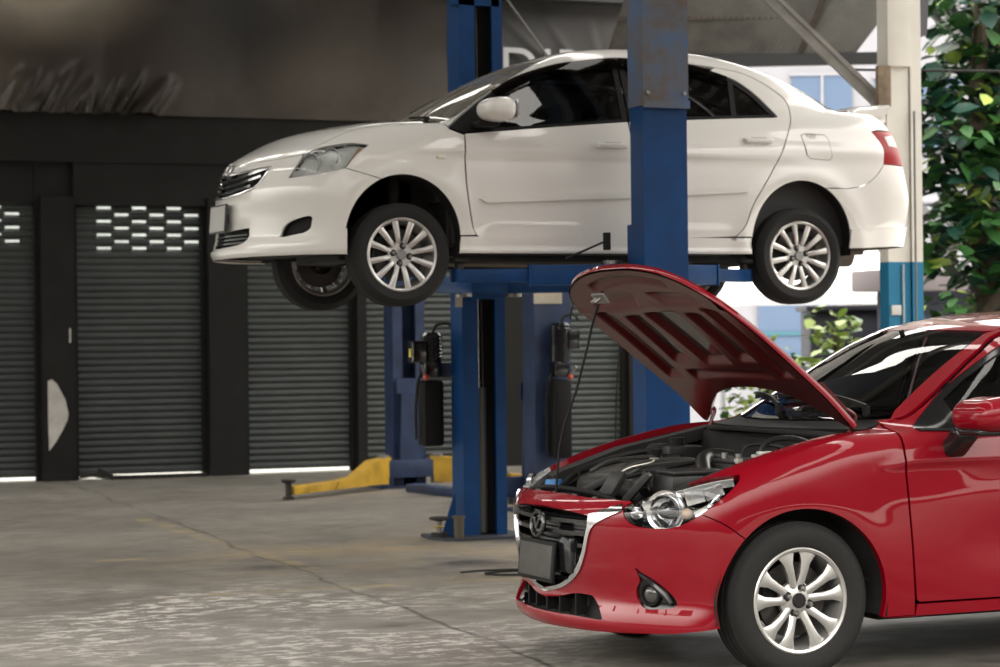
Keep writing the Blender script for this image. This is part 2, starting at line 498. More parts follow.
def wheel(name, parent, R, width, rimr, nsp, spoke, lugs=4, lug_r=.05, loc=(0,0,0), rz=0., spin=0., cap=None):
    """tyre standing on its axle along y, outer face towards +y"""
    h = width/2; b = rimr
    prof = [(b-.012,h-.028),(b,h-.012),(b+.010,h-.004),(b+.022,h),(b+(R-b)*.55,h+.006),(R-.030,h+.001),(R-.014,h-.010),(R-.005,h-.024)]
    tread = []
    x = h-.024
    g = width*.16
    for i in range(4):
        xs = h-.034-i*(width-.068)/3
        tread += [(R-.001, xs+.007),(R-.009,xs+.005),(R-.009,xs-.005),(R-.001,xs-.007)] if True else []
    back = [(r,-z) for r,z in prof[::-1]]
    m = MB(); m.lathe(prof+tread+back, 64, 0, AX.to_4x4())
    ty = m.build(name, [RUBBER], parent, loc, (0, 0, rz), auto=28)
    # rim
    r = MB()
    r.lathe([(b-.004,h-.018),(b+.004,h-.006),(b-.002,h-.002),(b-.012,h-.006),(b-.017,h-.020),(b-.024,h-.045),(b-.028,-h+.03),(b-.012,-h+.012),(b,-h+.01)], 56, 0, AX.to_4x4())
    spoke(r, b-.012, h)
    r.lathe([(.0,h-.012),(.026,h-.012),(.030,h-.016),(.031,h-.03)], 24, 1, AX.to_4x4())
    for i in range(lugs):
        a = 2*pi*i/lugs + .4
        c = Vector((lug_r*cos(a), h-.024, lug_r*sin(a)))
        r.lathe([(0,.020),(.008,.020),(.0105,.016),(.0105,0)], 6, 2, Matrix.Translation(c) @ AX.to_4x4())
        r.lathe([(.0195,-.001),(.0165,.0005),(.0105,.0005)], 14, 3, Matrix.Translation(c) @ AX.to_4x4())
    r.xform(Matrix.Rotation(spin, 4, 'Y'))
    ro = r.build('alloy_rim', [ALLOY, cap or mat('centre cap', (.32,.32,.32), .3, .8), STEEL, DARK], ty)
    d = MB(); d.lathe([(.04,h-.075),(b*.72,h-.078),(b*.72,h-.095),(.04,h-.1)], 40, 0, AX.to_4x4())
    d.lathe([(0,h-.03),(.062,h-.04),(.066,-.06)], 24, 1, AX.to_4x4())
    d.box((b*.5,h-.088,.04), (.07,.045,.13), 1, None, .01)
    d.build('brake_disc', [mat('brake steel',(.07,.065,.06),.45,.8), DARK], ty)
    return ty
def spokes_fine(n, flare=1.):
    def f(r, b, h):
        for i in range(n):
            a = 2*pi*i/n
            M = Matrix.Rotation(a, 4, 'Y')
            # section runs outward along x; y outboard
            st = [(.062,.0125,h-.024,.026),(.075,.0135,h-.019,.026),(b*.62,.0150,h-.012,.022),(b*.9,.0175,h-.010,.020),(b+.004,.022,h-.012,.022)]
            vs = []
            for (x,w,y,t) in st:
                vs += [(x,y-.005,-w),(x,y,-w*.55),(x,y,w*.55),(x,y-.005,w),(x,y-t,w*.9),(x,y-t,-w*.9)]
            vs = [tuple(M @ Vector(p)) for p in vs]
            fs = []
            for k in range(len(st)-1):
                for j in range(6): fs.append((k*6+j, k*6+(j+1)%6, (k+1)*6+(j+1)%6, (k+1)*6+j))
            r.add(vs, fs, 0, True)
        r.lathe([(0,h-.026),(.030,h-.026),(.066,h-.026),(.074,h-.034),(.076,h-.055),(0,h-.06)], 40, 0, AX.to_4x4())
    return f
def spokes_flare(n):
    def f(r, b, h):
        for i in range(n):
            a = 2*pi*i/n + (.055 if i % 2 else -.055)
            tw = .10 if i % 2 else -.10
            M = Matrix.Rotation(a, 4, 'Y')
            st = [(.030,.022,h-.030,.030,0),(.062,.0165,h-.024,.028,0),(b*.55,.0155,h-.013,.026,0),(b*.78,.020,h-.010,.022,.2),(b*.92,.031,h-.010,.020,.35),(b+.004,.046,h-.013,.02,.4)]
            vs = []
            for (x,w,y,t,sk) in st:
                o = 0
                vs += [(x,y-.007,-w+o),(x,y,-w*.4+o),(x,y,w*.4+o),(x,y-.007,w+o),(x,y-t,w*.9+o),(x,y-t,-w*.9+o)]
            vs = [tuple(M @ Vector(p)) for p in vs]
            fs = []
            for k in range(len(st)-1):
                for j in range(6): fs.append((k*6+j, k*6+(j+1)%6, (k+1)*6+(j+1)%6, (k+1)*6+j))
            r.add(vs, fs, 0, True)
        r.lathe([(0,h-.020),(.034,h-.021),(.058,h-.030),(.074,h-.040),(.076,h-.06),(0,h-.065)], 40, 0, AX.to_4x4())
    return f
def blob(c, d, bev, seg=4, shape=None):
    """rounded box -> verts, faces"""
    bm = bmesh.new(); bmesh.ops.create_cube(bm, size=1)
    for v in bm.verts: v.co = Vector((v.co.x*d[0], v.co.y*d[1], v.co.z*d[2]))
    bmesh.ops.bevel(bm, geom=list(bm.edges), offset=bev, segments=seg, profile=.5, affect='EDGES')
    bmesh.ops.subdivide_edges(bm, edges=[e for e in bm.edges if e.calc_length() > max(d)*.3], cuts=3, use_grid_fill=True)
    bm.verts.index_update()
    vs = [Vector(v.co) for v in bm.verts]
    if shape: vs = [shape(v) for v in vs]
    vs = [tuple(v+Vector(c)) for v in vs]; fs = [[v.index for v in f.verts] for f in bm.faces]; bm.free()
    return vs, fs
def seat(parent, u, v, facing=1):
    m = MB()
    m.add(*blob((u,v,.50),(.50,.48,.16),.05), 0, True)
    vs, fs = blob((0,0,0),(.13,.47,.62),.055)
    M = Matrix.Translation((u-.27,v,.83)) @ Matrix.Rotation(radians(-18), 4, 'Y')
    m.add([tuple(M @ Vector(p)) for p in vs], fs, 0, True)
    vs, fs = blob((0,0,0),(.09,.25,.17),.04)
    M = Matrix.Translation((u-.39,v,1.20)) @ Matrix.Rotation(radians(-12), 4, 'Y')
    m.add([tuple(M @ Vector(p)) for p in vs], fs, 0, True)
    return m.build('seat', [SEATM], parent)
def cabin(parent, u0, u1, wtop, dash_u, steer_v, hw=.70, floor=.36):
    """floor pan, inner side walls, bulkheads, dashboard and wheel seen through the glass"""
    m = MB()
    m.box2((u1,-hw,floor-.02),(u0,hw,floor), 0)
    for s in (-1,1): m.box2((u1,s*hw,floor),(u0,s*(hw+.02),wtop), 0)
    m.box2((u0,-hw,floor),(u0+.02,hw,wtop-.03), 0); m.box2((u1,-hw,floor),(u1-.02,hw,wtop), 0)
    m.build('cabin_lining', [CABIN], parent)
    d = MB()
    d.prism([(dash_u+.30,wtop-.03),(dash_u+.05,wtop+.02),(dash_u-.12,wtop-.02),(dash_u-.15,wtop-.16),(dash_u-.05,wtop-.38),(dash_u+.3,wtop-.38)], (0,2*hw-.02,0), 0, (0,-hw+.01,0), ((1,0,0),(0,0,1)))
    d.build('dashboard', [CABIN], parent)
    w = MB(); R = .185
    pts = [(0,R*cos(2*pi*i/24),R*sin(2*pi*i/24)) for i in range(24)]
    w.tube(pts, .016, 8, 0, closed=True); w.box((0,0,0),(.05,.14,.10),0,None,.02); w.bar((0,-R,0),(0,R,0),.02,.04); w.bar((0,0,0),(0,0,-R),.04,.02)
    w.cyl((0,0,0),(.25,0,0),.03)
    w.xform(Matrix.Translation((dash_u-.30,steer_v,wtop-.08)) @ Matrix.Rotation(radians(24),4,'Y'))
    w.build('steering_wheel', [BLACKP], parent)
def arch_liner(parent, cu, cw, rx, ry, v0, v1, name='arch_liner'):
    m = MB(); n = 20
    vs = []
    for i in range(n+1):
        a = radians(-12+204*i/n)
        for v in (v0, v1): vs.append((cu+rx*cos(a), v, cw+ry*sin(a)))
    fs = [(2*i,2*i+1,2*i+3,2*i+2) for i in range(n)]
    m.add(vs, fs, 0, True)
    c = [vs[2*i+1] for i in range(n+1)]
    m.add(c, [tuple(range(n+1))], 0)
    return m.build(name, [DARK], parent, auto=None)
# ------------------------------------------------------------------ the white saloon on the lift
WP = paint('white car paint', (.80,.785,.75), 0., .35)
TINT = glass('smoked side glass', (.16,.165,.155), 1.25)
CLEARG = glass('pale quarter glass', (.50,.50,.48), 1.2)
WSG = glass('windscreen glass', (.62,.64,.63), 1.2)
WSW = glass('dusty sheen windscreen glass', (.45,.43,.38), 1.1, .03)
_t = WSW.node_tree; _o = next(n for n in _t.nodes if n.type == 'OUTPUT_MATERIAL'); _s = _o.inputs[0].links[0].from_socket
_d = _t.nodes.new('ShaderNodeBsdfDiffuse'); _d.inputs[0].default_value = (.42,.39,.33,1); _m = _t.nodes.new('ShaderNodeMixShader')  # beige diffuse mix: dust together with a painted bright reflection
_n = _t.nodes.new('ShaderNodeTexNoise'); _n.inputs['Scale'].default_value = 3; _c = _t.nodes.new('ShaderNodeTexCoord'); _t.links.new(_c.outputs['Object'], _n.inputs['Vector'])
_r = _t.nodes.new('ShaderNodeMapRange'); _r.inputs['To Min'].default_value = .22; _r.inputs['To Max'].default_value = .42; _t.links.new(_n.outputs['Fac'], _r.inputs['Value']); _t.links.new(_r.outputs[0], _m.inputs[0])
_t.links.new(_s, _m.inputs[1]); _t.links.new(_d.outputs[0], _m.inputs[2]); _t.links.new(_m.outputs[0], _o.inputs[0])
LENS = glass('clear lens', (.93,.95,.95), .8)
SMOKE = glass('smoked visor', (.16,.12,.10), .6)
REDLENS = mat('red lamp lens', (.30,.003,.006), .35, 0., 0., spec=.2)
def build_white(loc, rz):
    B = white_body
    car = empty('white_sedan', loc, rz, 'white four-door saloon car raised up high on the blue two-post lift', 'car')
    E = Edge; S = 'side'; T = 'top'
    P = lambda *a, **k: panel(B, *a, **k)
    AF = (0,.375,.343,.365); AR = (-2.55,.375,.338,.368)
    hl2 = (.533,.851); hl1 = (.608,.727); hl5 = (.340,.772); hl4 = (.197,.905); hl3 = (.377,.906)
    hin = E(S, [hl2,(.572,.79),hl1]); hbot = E(S, [hl1,(.48,.742),hl5]); hback = E(S, [hl5,(.27,.85),hl4]); htop = E(S, [hl4,(.29,.916),hl3,(.46,.888),hl2])
    nose = E('front', [(0,.836),(.25,.834),(.45,.834),(.60,.846),(.668,.855)])
    seam = E(S, [hl5,(.24,.745),(.128,.713)], False)
    rf = ('rad', -.15)
    bott = E(rf, [(.83,.305),(.6,.305),(.3,.305),(0,.305)], False)
    fog = [E('front', [(.612,.396),(.632,.452),(.68,.485),(.762,.506),(.770,.47),(.758,.43),(.70,.403),(.612,.396)], True)]
    fogR = [E('front', [(-a,b) for a,b in fog[0].pts], False)]
    gr = [E('front', [(0,.782),(.25,.783),(.505,.795)]), E('front', [(.505,.795),(.47,.74),(.41,.688),(.25,.655),(0,.645)])]
    lg = [E('front', [(0,.442),(.365,.457)], False), E('front', [(.365,.457),(.36,.40),(.27,.366),(0,.355)])]
    bump = P('front_bumper', [nose, hin, hbot, seam, E(S, arc(*AF,68,-13)), bott], rf, [WP], car, sym=True, holes=[(gr,True),(lg,True),fog,fogR], h=.025)
    sk = [E(S,[(.338,.436),(.45,.428),(.58,.405)]), E('front',[(.66,.395),(.55,.36),(.40,.345),(.2,.34),(0,.338)]), E(rf,[(0,.300),(.3,.300),(.6,.300),(.835,.300)],False), E(S,[(.335,.305),(.338,.43)],False)]
    P('front_skirt', sk, rf, [WP], bump, sym=False, both=True, off=.012, thick=.014, inset=0)
    # grille: backing, four bars, chrome rim
    def front_strip(v0, v1, w0, w1, n=18, dep=0.0, half=True):
        pts = [(v0+(v1-v0)*i/n, w0+(w1-w0)*(i/n)**2) for i in range(n+1)]
        return B.lift('front', pts) + np.array([dep,0,0])
    P('grille_backing', gr, 'front', [BLACKP], bump, sym=True, inset=-.004, off=-.05, thick=0, h=.04)
    for k in range(3):
        w0 = .672+k*.036; vm = [.36,.44,.475][k]
        L = front_strip(-vm, vm, 0, 0, 24)
        q = [B.lift('front', [(v, w0+.05*(v/.48)**2)])[0] + np.array([-.012,0,0]) for v in np.linspace(-vm, vm, 25)]
        m = MB()
        for a, b in zip(q[:-1], q[1:]): m.bar(a, b, .022, .013, 0)
        m.build('grille_bar', [CHROME], bump)
    ring = outline(B, gr, True)
    m = MB(); m.tube([p+np.array([-.004,0,0]) for p in ring], .008, 8, 0, closed=True); m.build('grille_surround', [CHROME], bump)
    m = MB()
    c = B.lift('front', [(0,.812)])[0]
    Mx = Matrix.Translation(Vector(c)+Vector((.004,0,0))) @ Matrix.Rotation(radians(68),4,'Y') @ Matrix.Diagonal((.72,1,1,1))
    rg = [(.052*cos(2*pi*i/24),.052*sin(2*pi*i/24),.006) for i in range(24)]
    t = MB(); t.tube(rg, .006, 8, 0, closed=True)
    t.lathe([(0,.004),(.045,.003),(.05,-.002)], 24, 1)
    t.tube([(.024*cos(2*pi*i/20),.045*sin(2*pi*i/20),.007) for i in range(20)], .004, 6, 0, closed=True)
    t.xform(Mx); t.build('badge', [CHROME, mat('badge field',(.55,.55,.55),.3,.5)], bump)
    P('lower_grille', lg, 'front', [BLACKP], bump, sym=True, inset=-.004, off=-.045, thick=0, h=.04)
    for k in range(3):
        w0 = .378+k*.022; vm = .33
        q = [B.lift('front', [(v, w0)])[0] + np.array([-.018,0,0]) for v in np.linspace(-vm, vm, 17)]
        m = MB()
        for a, b in zip(q[:-1], q[1:]): m.bar(a, b, .014, .008, 0)
        m.build('grille_slat', [BLACKG], bump)
    P('fog_lamp_blank', fog, 'front', [BLACKP], bump, inset=-.004, off=-.03, thick=0, h=.03); P('fog_lamp_blank', fogR, 'front', [BLACKP], bump, inset=-.004, off=-.03, thick=0, h=.03)
    # plate
    m = MB(); m.box((0,0,0),(.012,.34,.165),0,None,.004); m.box((.005,0,0),(.008,.318,.145),1,None,.003)
    m.xform(Matrix.Translation((.842,0,.525)) @ Matrix.Rotation(radians(-4),4,'Y'))
    m.box2((.79,-.1,.50),(.836,.1,.55),0)
    m.build('number_plate', [mat('plate frame',(.05,.05,.05),.4), mat('plate blank',(.50,.50,.48),.45)], car)
    # hood, cowl, windscreen
    hedge = E(T, [(.533,.668),(.42,.695),(.1,.722),(-.17,.735)])
    P('hood', [nose, E('front',[(.668,.855),(.668,.858)],False), hedge, E(T, [(-.17,.735),(-.18,.4),(-.185,0)])], T, [WP], car, sym=True, inset=.0025)
    P('cowl_panel', [E(T,[(-.188,0),(-.183,.4),(-.173,.72)]), E(T,[(-.27,.70),(-.28,.4),(-.282,0)])], T, [BLACKP], car, sym=True, off=-.006)
    wsb = E(T, [(-.285,0),(-.283,.4),(-.268,.705)]); wss = E('front', [(.712,1.105),(.672,1.21),(.615,1.33),(.535,1.44),(.505,1.466)]); wst = E(T, [(-.962,.49),(-.98,.3),(-.988,0)])
    P('windscreen', [wsb, wss, wst], T, [WSW], car, sym=True, thick=.005)
    for (v0,v1,ub) in ((.62,.02,-.235),(.02,-.52,-.235)):
        m = MB()
        a = B.lift(T, [(-.225,v0)])[0]+np.array([0,0,.015]); 
        q = [B.lift(T, [(-.24-.10*t, v0+(v1-v0)*t)])[0]+np.array([0,0,.022]) for t in np.linspace(0,1,12)]
        m.cyl(a-np.array([0,0,.04]), a, .014, 10)
        for p1,p2 in zip(q[:-1],q[1:]): m.bar(p1,p2,.012,.014)
        m.build('wiper', [BLACKP], car)
    # fenders
    belt = [(-.385,.982),(-.7,1.012),(-1.05,1.045),(-1.425,1.078)]
    fr = P('front_fender', [htop.r(), hback.r(), seam, E(S, arc(*AF,68,176)), E(S,[(-.343,.40),(-.436,.402)],False),
        E(S,[(-.436,.405),(-.408,.472),(-.381,.67),(-.375,.85),(-.38,.972)]), E(S,[(-.38,.974),(-.30,1.004)],False), E(T,[(-.255,.735),(-.17,.738)],False), hedge.r()], 'ob', [WP], car, both=True)
    for s in (0,1):
        m = MB(); c = B.lift(S, [(-.232,.844)])[0]
        m.add(*blob(c+np.array([0,.001,0]),(.055,.016,.024),.007), 0, True)
        if s: m.v = [(a,-b,c_) for a,b,c_ in m.v]
        m.build('side_indicator', [mat('indicator lens',(.75,.72,.62),.2,0,1.)], fr[s])
    # doors
    d1 = P('front_door', [E(S,[(-.386,.976),(-.381,.85),(-.387,.67),(-.414,.472),(-.437,.41),(-.48,.380)]), E(S,[(-.48,.380),(-.95,.384),(-1.36,.388)]),
        E(S,[(-1.36,.388),(-1.418,.392),(-1.424,.45)],False), E(S,[(-1.424,.45),(-1.424,1.075)],False), E(S, belt).r()], 'ob', [WP], car, both=True)
    belt2 = [(-1.436,1.079),(-1.81,1.10),(-2.15,1.118),(-2.425,1.131)]
    gapr = [(-2.10,.405),(-2.16,.47),(-2.217,.603),(-2.386,.855),(-2.485,1.04),(-2.535,1.16),(-2.533,1.23),(-2.473,1.296),(-2.3,1.40),(-2.1,1.437)]
    wtr = [(-2.425,1.131),(-2.432,1.15),(-2.33,1.268),(-2.196,1.366),(-2.05,1.415)]
    d2 = P('rear_door', [E(S,[(-1.436,1.075),(-1.436,.40)],False), E(S,[(-1.44,.392),(-1.8,.394),(-2.10,.405)]), E(S,gapr), E(S,[(-2.09,1.437),(-2.05,1.418)],False), E(S,wtr).r(), E(S,belt2).r()], 'ob', [WP], car, both=True)
    # window frames and glass
    f_out = [E(S,[(-.302,1.012),(-.385,.986)]+[(u,w+.003) for u,w in belt[1:]],False), E(S,[(-1.428,1.08),(-1.428,1.468)],False), E(S,[(-1.428,1.468),(-1.3,1.457),(-1.04,1.417),(-.78,1.335),(-.556,1.211),(-.40,1.10),(-.302,1.022)])]
    f_gl = [E(S,[(-.50,1.017),(-.9,1.052),(-1.388,1.096)],False), E(S,[(-1.388,1.096),(-1.388,1.43)],False), E(S,[(-1.388,1.43),(-1.04,1.382),(-.80,1.298),(-.58,1.168),(-.50,1.112)]), E(S,[(-.50,1.112),(-.50,1.017)],False)]
    P('window_frame', f_out, 'ob', [BLACKP], d1, both=True, holes=[f_gl], off=-.002, inset=.003)
    P('window_glass', f_gl, 'ob', [TINT], d1, both=True, off=-.010, thick=0, inset=-.004)
    r_out = [E(S,[(u,w+.003) for u,w in belt2],False), E(S,[(-2.43,1.15),(-2.33,1.266),(-2.196,1.364),(-1.9,1.450),(-1.5,1.472),(-1.436,1.470)]), E(S,[(-1.436,1.47),(-1.436,1.082)],False)]
    r_g1 = [E(S,[(-1.478,1.103),(-2.125,1.139)],False), E(S,[(-2.125,1.139),(-2.148,1.345)],False), E(S,[(-2.148,1.345),(-1.9,1.418),(-1.5,1.438)]), E(S,[(-1.478,1.438),(-1.478,1.103)],False)]
    r_g2 = [E(S,[(-2.165,1.141),(-2.39,1.152)],False), E(S,[(-2.39,1.152),(-2.30,1.25),(-2.187,1.332)]), E(S,[(-2.187,1.332),(-2.165,1.141)],False)]
    P('window_frame', r_out, 'ob', [BLACKP], d2, both=True, holes=[r_g1,r_g2], off=-.002, inset=.003)
    P('window_glass', r_g1, 'ob', [TINT], d2, both=True, off=-.010, thick=0, inset=-.004)
    P('quarter_glass', r_g2, 'ob', [CLEARG], d2, both=True, off=-.010, thick=0, inset=-.004)
    P('rain_visor', [E(S,[(-.60,1.235),(-.78,1.332),(-1.04,1.414),(-1.3,1.454),(-1.42,1.462)]), E(S,[(-1.42,1.395),(-1.3,1.39),(-1.04,1.35),(-.80,1.275),(-.63,1.19)])], 'ob', [SMOKE], d1, both=True, off=.014, thick=.01)
    P('rain_visor', [E(S,[(-1.44,1.466),(-1.6,1.465),(-1.9,1.447),(-2.15,1.376)]), E(S,[(-2.14,1.31),(-1.9,1.383),(-1.6,1.402),(-1.44,1.402)])], 'ob', [SMOKE], d2, both=True, off=.014, thick=.01)
    # mouldings and handles
    for d,(u0,w0,u1,w1),hd in ((d1,(-.46,.606,-1.405,.647),(-1.29,.928)),(d2,(-1.455,.650,-2.18,.690),(-2.265,.980))):
        md = P('door_moulding', [E(S,[(u0,w0+.006),(u0-.05,w0+.022),(u1,w1+.020)],False), E(S,[(u1,w1-.022),(u0-.04,w0-.020),(u0,w0+.002)],False)], S, [WP], d, both=True, off=.018, thick=.02, inset=0)
        for s in (0,1):
            m = MB(); c = B.lift(S, [hd])[0]
            m.add(*blob(c+np.array([0,.024,0]),(.185,.020,.028),.009), 0, True)
            m.add(*blob(c+np.array([.078,.008,0]),(.04,.03,.034),.008), 0, True); m.add(*blob(c+np.array([-.078,.008,0]),(.03,.03,.026),.008), 0, True)
            m.add(*blob(c+np.array([-.01,-.0,-.004]),(.10,.006,.055),.002), 1, True)
            if s: m.v = [(a,-b,e) for a,b,e in m.v]
            m.build('door_handle', [WP, mat('handle recess',(.55,.54,.52),.4)], d[s])
    # mirrors
    for s in (0,1):
        sg = -1 if s else 1
        m = MB()
        def shp(v):
            f = 1 - .25*max(0, v.x/.10); return Vector((v.x, v.y, v.z*f*(1-.12*max(0,v.y/.1))))
        m.add(*blob((-.525,.955,1.112),(.19,.23,.14),.06,5,shp), 0, True)
        m.add(*blob((-.50,.84,1.035),(.13,.14,.035),.014), 1, True)
        m.add(*blob((-.622,.955,1.112),(.01,.175,.105),.004), 2, True)
        if s: m.v = [(a,-b,e) for a,b,e in m.v]
        m.build('wing_mirror', [WP, BLACKP, CHROME], d1[s])
    # body side: A pillar, roof rail, C pillar and quarter in one pressing
    tl1 = (-3.075,1.059); tl6 = (-3.145,.965); tl5 = (-3.141,.856)
    roofe = E(T, [(-1.0,.505),(-1.3,.51),(-1.7,.51),(-2.1,.505),(-2.26,.498)])
    bls = E('rear', [(.502,1.495),(.55,1.42),(.595,1.32),(.628,1.235)])
    trs = E(T, [(-2.95,.632),(-3.1,.63),(-3.35,.612)])
    seamR = E(S, [tl5,(-3.07,.775),(-2.98,.722),(-2.866,.70)])
    ttop = E('rear', [(.50,1.075),(.60,1.075),(.70,1.07)])
    P('rear_quarter', [E(T,[(-.262,.738),(-.272,.712)],False), wss, roofe, bls, trs, E('rear',[(.605,1.13),(.60,1.078)],False), E('rear',[(.60,1.075),(.70,1.07)],False), E(S,[tl1,tl6,tl5]), seamR, E(S,arc(*AR,118,4)),
        E(S,[(-2.212,.403),(-2.112,.402)],False), E(S,[(u-.005,w+.003) for u,w in gapr]), E(S,[(-1.9,1.456),(-1.5,1.478),(-1.3,1.462),(-1.04,1.423),(-.78,1.340),(-.556,1.217),(-.40,1.106),(-.30,1.027)])], 'ob', [WP], car, both=True)
    P('roof', [E(T,[(-.994,0),(-.986,.3),(-.972,.47),(-1.0,.500)]), E(T,[(-1.0,.500),(-1.3,.505),(-1.7,.505),(-2.1,.50),(-2.26,.494)]), E(T,[(-2.262,.45),(-2.28,.25),(-2.285,0)])], T, [WP], car, sym=True)
    P('headlining', [E(T,[(-1.0,0),(-.99,.45)],False), E(T,[(-1.0,.55),(-2.2,.55)],False), E(T,[(-2.27,.45),(-2.27,0)],False)], T, [CABIN], car, sym=True, off=-.03, thick=0, h=.06)
    P('rear_window', [E(T,[(-2.29,0),(-2.285,.25),(-2.268,.45),(-2.265,.49)]), bls, E(T,[(-2.94,.62),(-2.97,.3),(-2.975,0)])], T, [CLEARG], car, sym=True, thick=.005)
    tk = P('boot_lid', [E(T,[(-2.98,0),(-2.975,.3),(-2.945,.627)]), E(T,[(-2.95,.627),(-3.1,.625),(-3.35,.607)]), E(T,[(-3.36,.60),(-3.375,.3),(-3.38,0)])], T, [WP], car, sym=True)
    P('boot_face', [E('rear',[(0,1.155),(.3,1.15),(.598,1.12)]), E('rear',[(.597,1.12),(.592,1.08),(.50,1.075),(.49,.87),(.47,.80)],False), E('rear',[(.47,.80),(0,.80)],False)], 'rear', [WP], tk, sym=True)
    m = MB(); n = 20; sec = [(-3.17,1.232),(-3.24,1.262),(-3.38,1.274),(-3.46,1.282),(-3.465,1.245),(-3.36,1.222),(-3.22,1.215)]
    vs = []
    for i in range(n+1):
        v = -.60+1.2*i/n; e = abs(v)/.60; dz = -.05*e**4; du = .14*e**3
        for (u,w) in sec: vs.append((u+du, v, w+dz))
    k = len(sec); fs = [(i*k+j, i*k+(j+1)%k, (i+1)*k+(j+1)%k, (i+1)*k+j) for i in range(n) for j in range(k)]+[tuple(range(k)), tuple(n*k+j for j in range(k))]
    m.add(vs, fs, 0, True)
    for v in (-.5,.5): m.box2((-3.33,v-.04,1.14),(-3.22,v+.04,1.235), 0, .01)
    m.build('boot_spoiler', [WP], tk)
    rr = ('rrad', -2.6)
    rbp = P('rear_bumper', [E('rear',[(0,.79),(.46,.79),(.485,.85)],False), E('rear',[(.50,.862),(.62,.858),(.70,.852)]), seamR, E(S,arc(*AR,118,186)), E(rr,[(.88,.345),(.6,.362),(.3,.365),(0,.365)],False)], rr, [WP], car, sym=True)
    rsk = [E(S,[(-2.888,.455),(-3.1,.47),(-3.3,.478)]), E(rr,[(.45,.48),(0,.48)],False), E(rr,[(0,.362),(.45,.362),(.7,.356),(.92,.342)],False), E(S,[(-2.880,.34),(-2.888,.45)],False)]
    P('rear_skirt', rsk, rr, [WP], rbp, both=True, off=.012, thick=.014, inset=0)
    P('side_skirt', [E(S,[(-.346,.397),(-2.207,.398)],False), E(S,[(-2.207,.398),(-2.212,.303)],False), E(S,[(-2.205,.299),(-.335,.299)],False)], S, [WP], car, both=True)
    fl = [E(S,[(-2.575,1.020),(-2.60,1.03),(-2.73,1.025),(-2.752,1.005),(-2.765,.895),(-2.75,.875),(-2.62,.882),(-2.597,.90)],False)]
    P('fuel_flap', fl, S, [WP], car, off=.0025, thick=.006, inset=0)
    fl2 = [E(S,[(-2.569,1.024),(-2.598,1.036),(-2.733,1.031),(-2.758,1.008),(-2.771,.892),(-2.753,.869),(-2.617,.876),(-2.591,.898)],False)]
    P('flap_gap', fl2, S, [mat('panel gap',(.42,.41,.39),.7)], car, off=.0008, thick=.002, inset=0)
    # tail lamps
    tl = [E('rear',[(.70,1.07),(.60,1.075),(.505,1.07)]), E('rear',[(.50,1.06),(.497,.875)],False), E('rear',[(.505,.866),(.62,.862),(.70,.856)]), E(S,[tl5,tl6,tl1])]
    tp = P('tail_lamp', tl, rr, [REDLENS], car, both=True)
    tw = [E('rear',[(.70,1.045),(.60,1.050),(.515,1.045)]), E('rear',[(.51,.985),(.60,.975),(.69,.968)]), E(S,[(-3.20,.968),(-3.17,1.03)],False)]
    P('reversing_lens', tw, rr, [mat('white lamp lens',(.42,.40,.40),.3,0,.3)], tp, both=True, off=.002, thick=.004)
    # headlamps
    hl = [hin, hbot, hback, htop]
    hp = P('headlamp', hl, rf, [LENS], car, both=True, thick=.004, h=.025)
    P('reflector_bowl', hl, rf, [mat('lamp housing',(.80,.80,.78),.35,.1)], hp, both=True, off=-.032, thick=-.030, h=.03, inset=0)
    for s in (0,1):
        sg = -1 if s else 1
        m = MB()
        for (u,v,w,r) in ((.50,.70,.795,.062),(.40,.755,.835,.052)):
            D = Vector((.80,.60,.05)).normalized(); q = D.to_track_quat('Z','Y').to_matrix().to_4x4()
            m.lathe([(r,.02),(r*.93,.0),(r*.7,-.03),(r*.3,-.05),(0,-.052)], 24, 0, Matrix.Translation((u-.012,v-.006,w)) @ q)
            m.lathe([(r*1.08,.004),(r*1.12,.014),(r,.016)], 24, 1, Matrix.Translation((u-.012,v-.006,w)) @ q)
            m.sphere((u-.03,v-.02,w), .018, 2)
        m.bar((.585,.635,.745),(.385,.79,.78),.02,.03,1); m.bar((.30,.80,.80),(.24,.80,.88),.03,.02,3)
        if s: m.v = [(a,-b,e) for a,b,e in m.v]
        m.build('lamp_reflector', [mat('bright bowl',(.82,.82,.80),.22,.6), mat('pale bezel',(.7,.7,.69),.3,.3), mat('lamp bulb',(.9,.88,.85),.2), mat('amber reflector',(.7,.45,.25),.3)], hp[s])
    # underside
    m = MB()
    m.box2((-2.15,-.70,.30),(-.42,.70,.345), 0); m.box2((-3.3,-.55,.36),(-2.15,.55,.42), 0); m.box2((-.45,-.52,.33),(.62,.52,.37), 0)
    m.box2((.28,-.62,.315),(.52,.62,.345), 0); m.box2((-.40,-.62,.29),(-.28,.62,.34), 0); m.box2((.05,-.42,.27),(.25,.42,.33), 0, .02)
    m.tube([(-.3,.12,.28),(-1.2,.10,.27),(-2.0,.2,.28),(-2.3,.35,.33),(-3.2,.45,.34)], .028, 10, 1)
    m.lathe([(0,0),(.09,.01),(.09,.4),(0,.41)], 16, 1, Matrix.Translation((-2.75,.36,.33)) @ Matrix.Rotation(radians(-90),4,'Y'))
    for s in (-1,1):
        m.bar((-.02,s*.35,.31),(0,s*.70,.28),.10,.03,0); m.bar((-.30,s*.40,.31),(0,s*.70,.28),.05,.03,0)
        m.cyl((0,s*.60,.30),(-.05,s*.55,.75),.035,12,0); m.bar((-2.05,s*.55,.33),(-2.5,s*.62,.30),.07,.05,0); m.cyl((-2.55,s*.62,.30),(-2.6,s*.58,.70),.04,12,0)
        m.bar((-.34,s*.735,.275),(-2.2,s*.735,.275),.02,.04,0)
    m.cyl((-2.5,-.62,.30),(-2.5,.62,.30),.05,12,0)
    m.build('underbody', [DARK, mat('exhaust steel',(.16,.14,.12),.5,.7)], car)
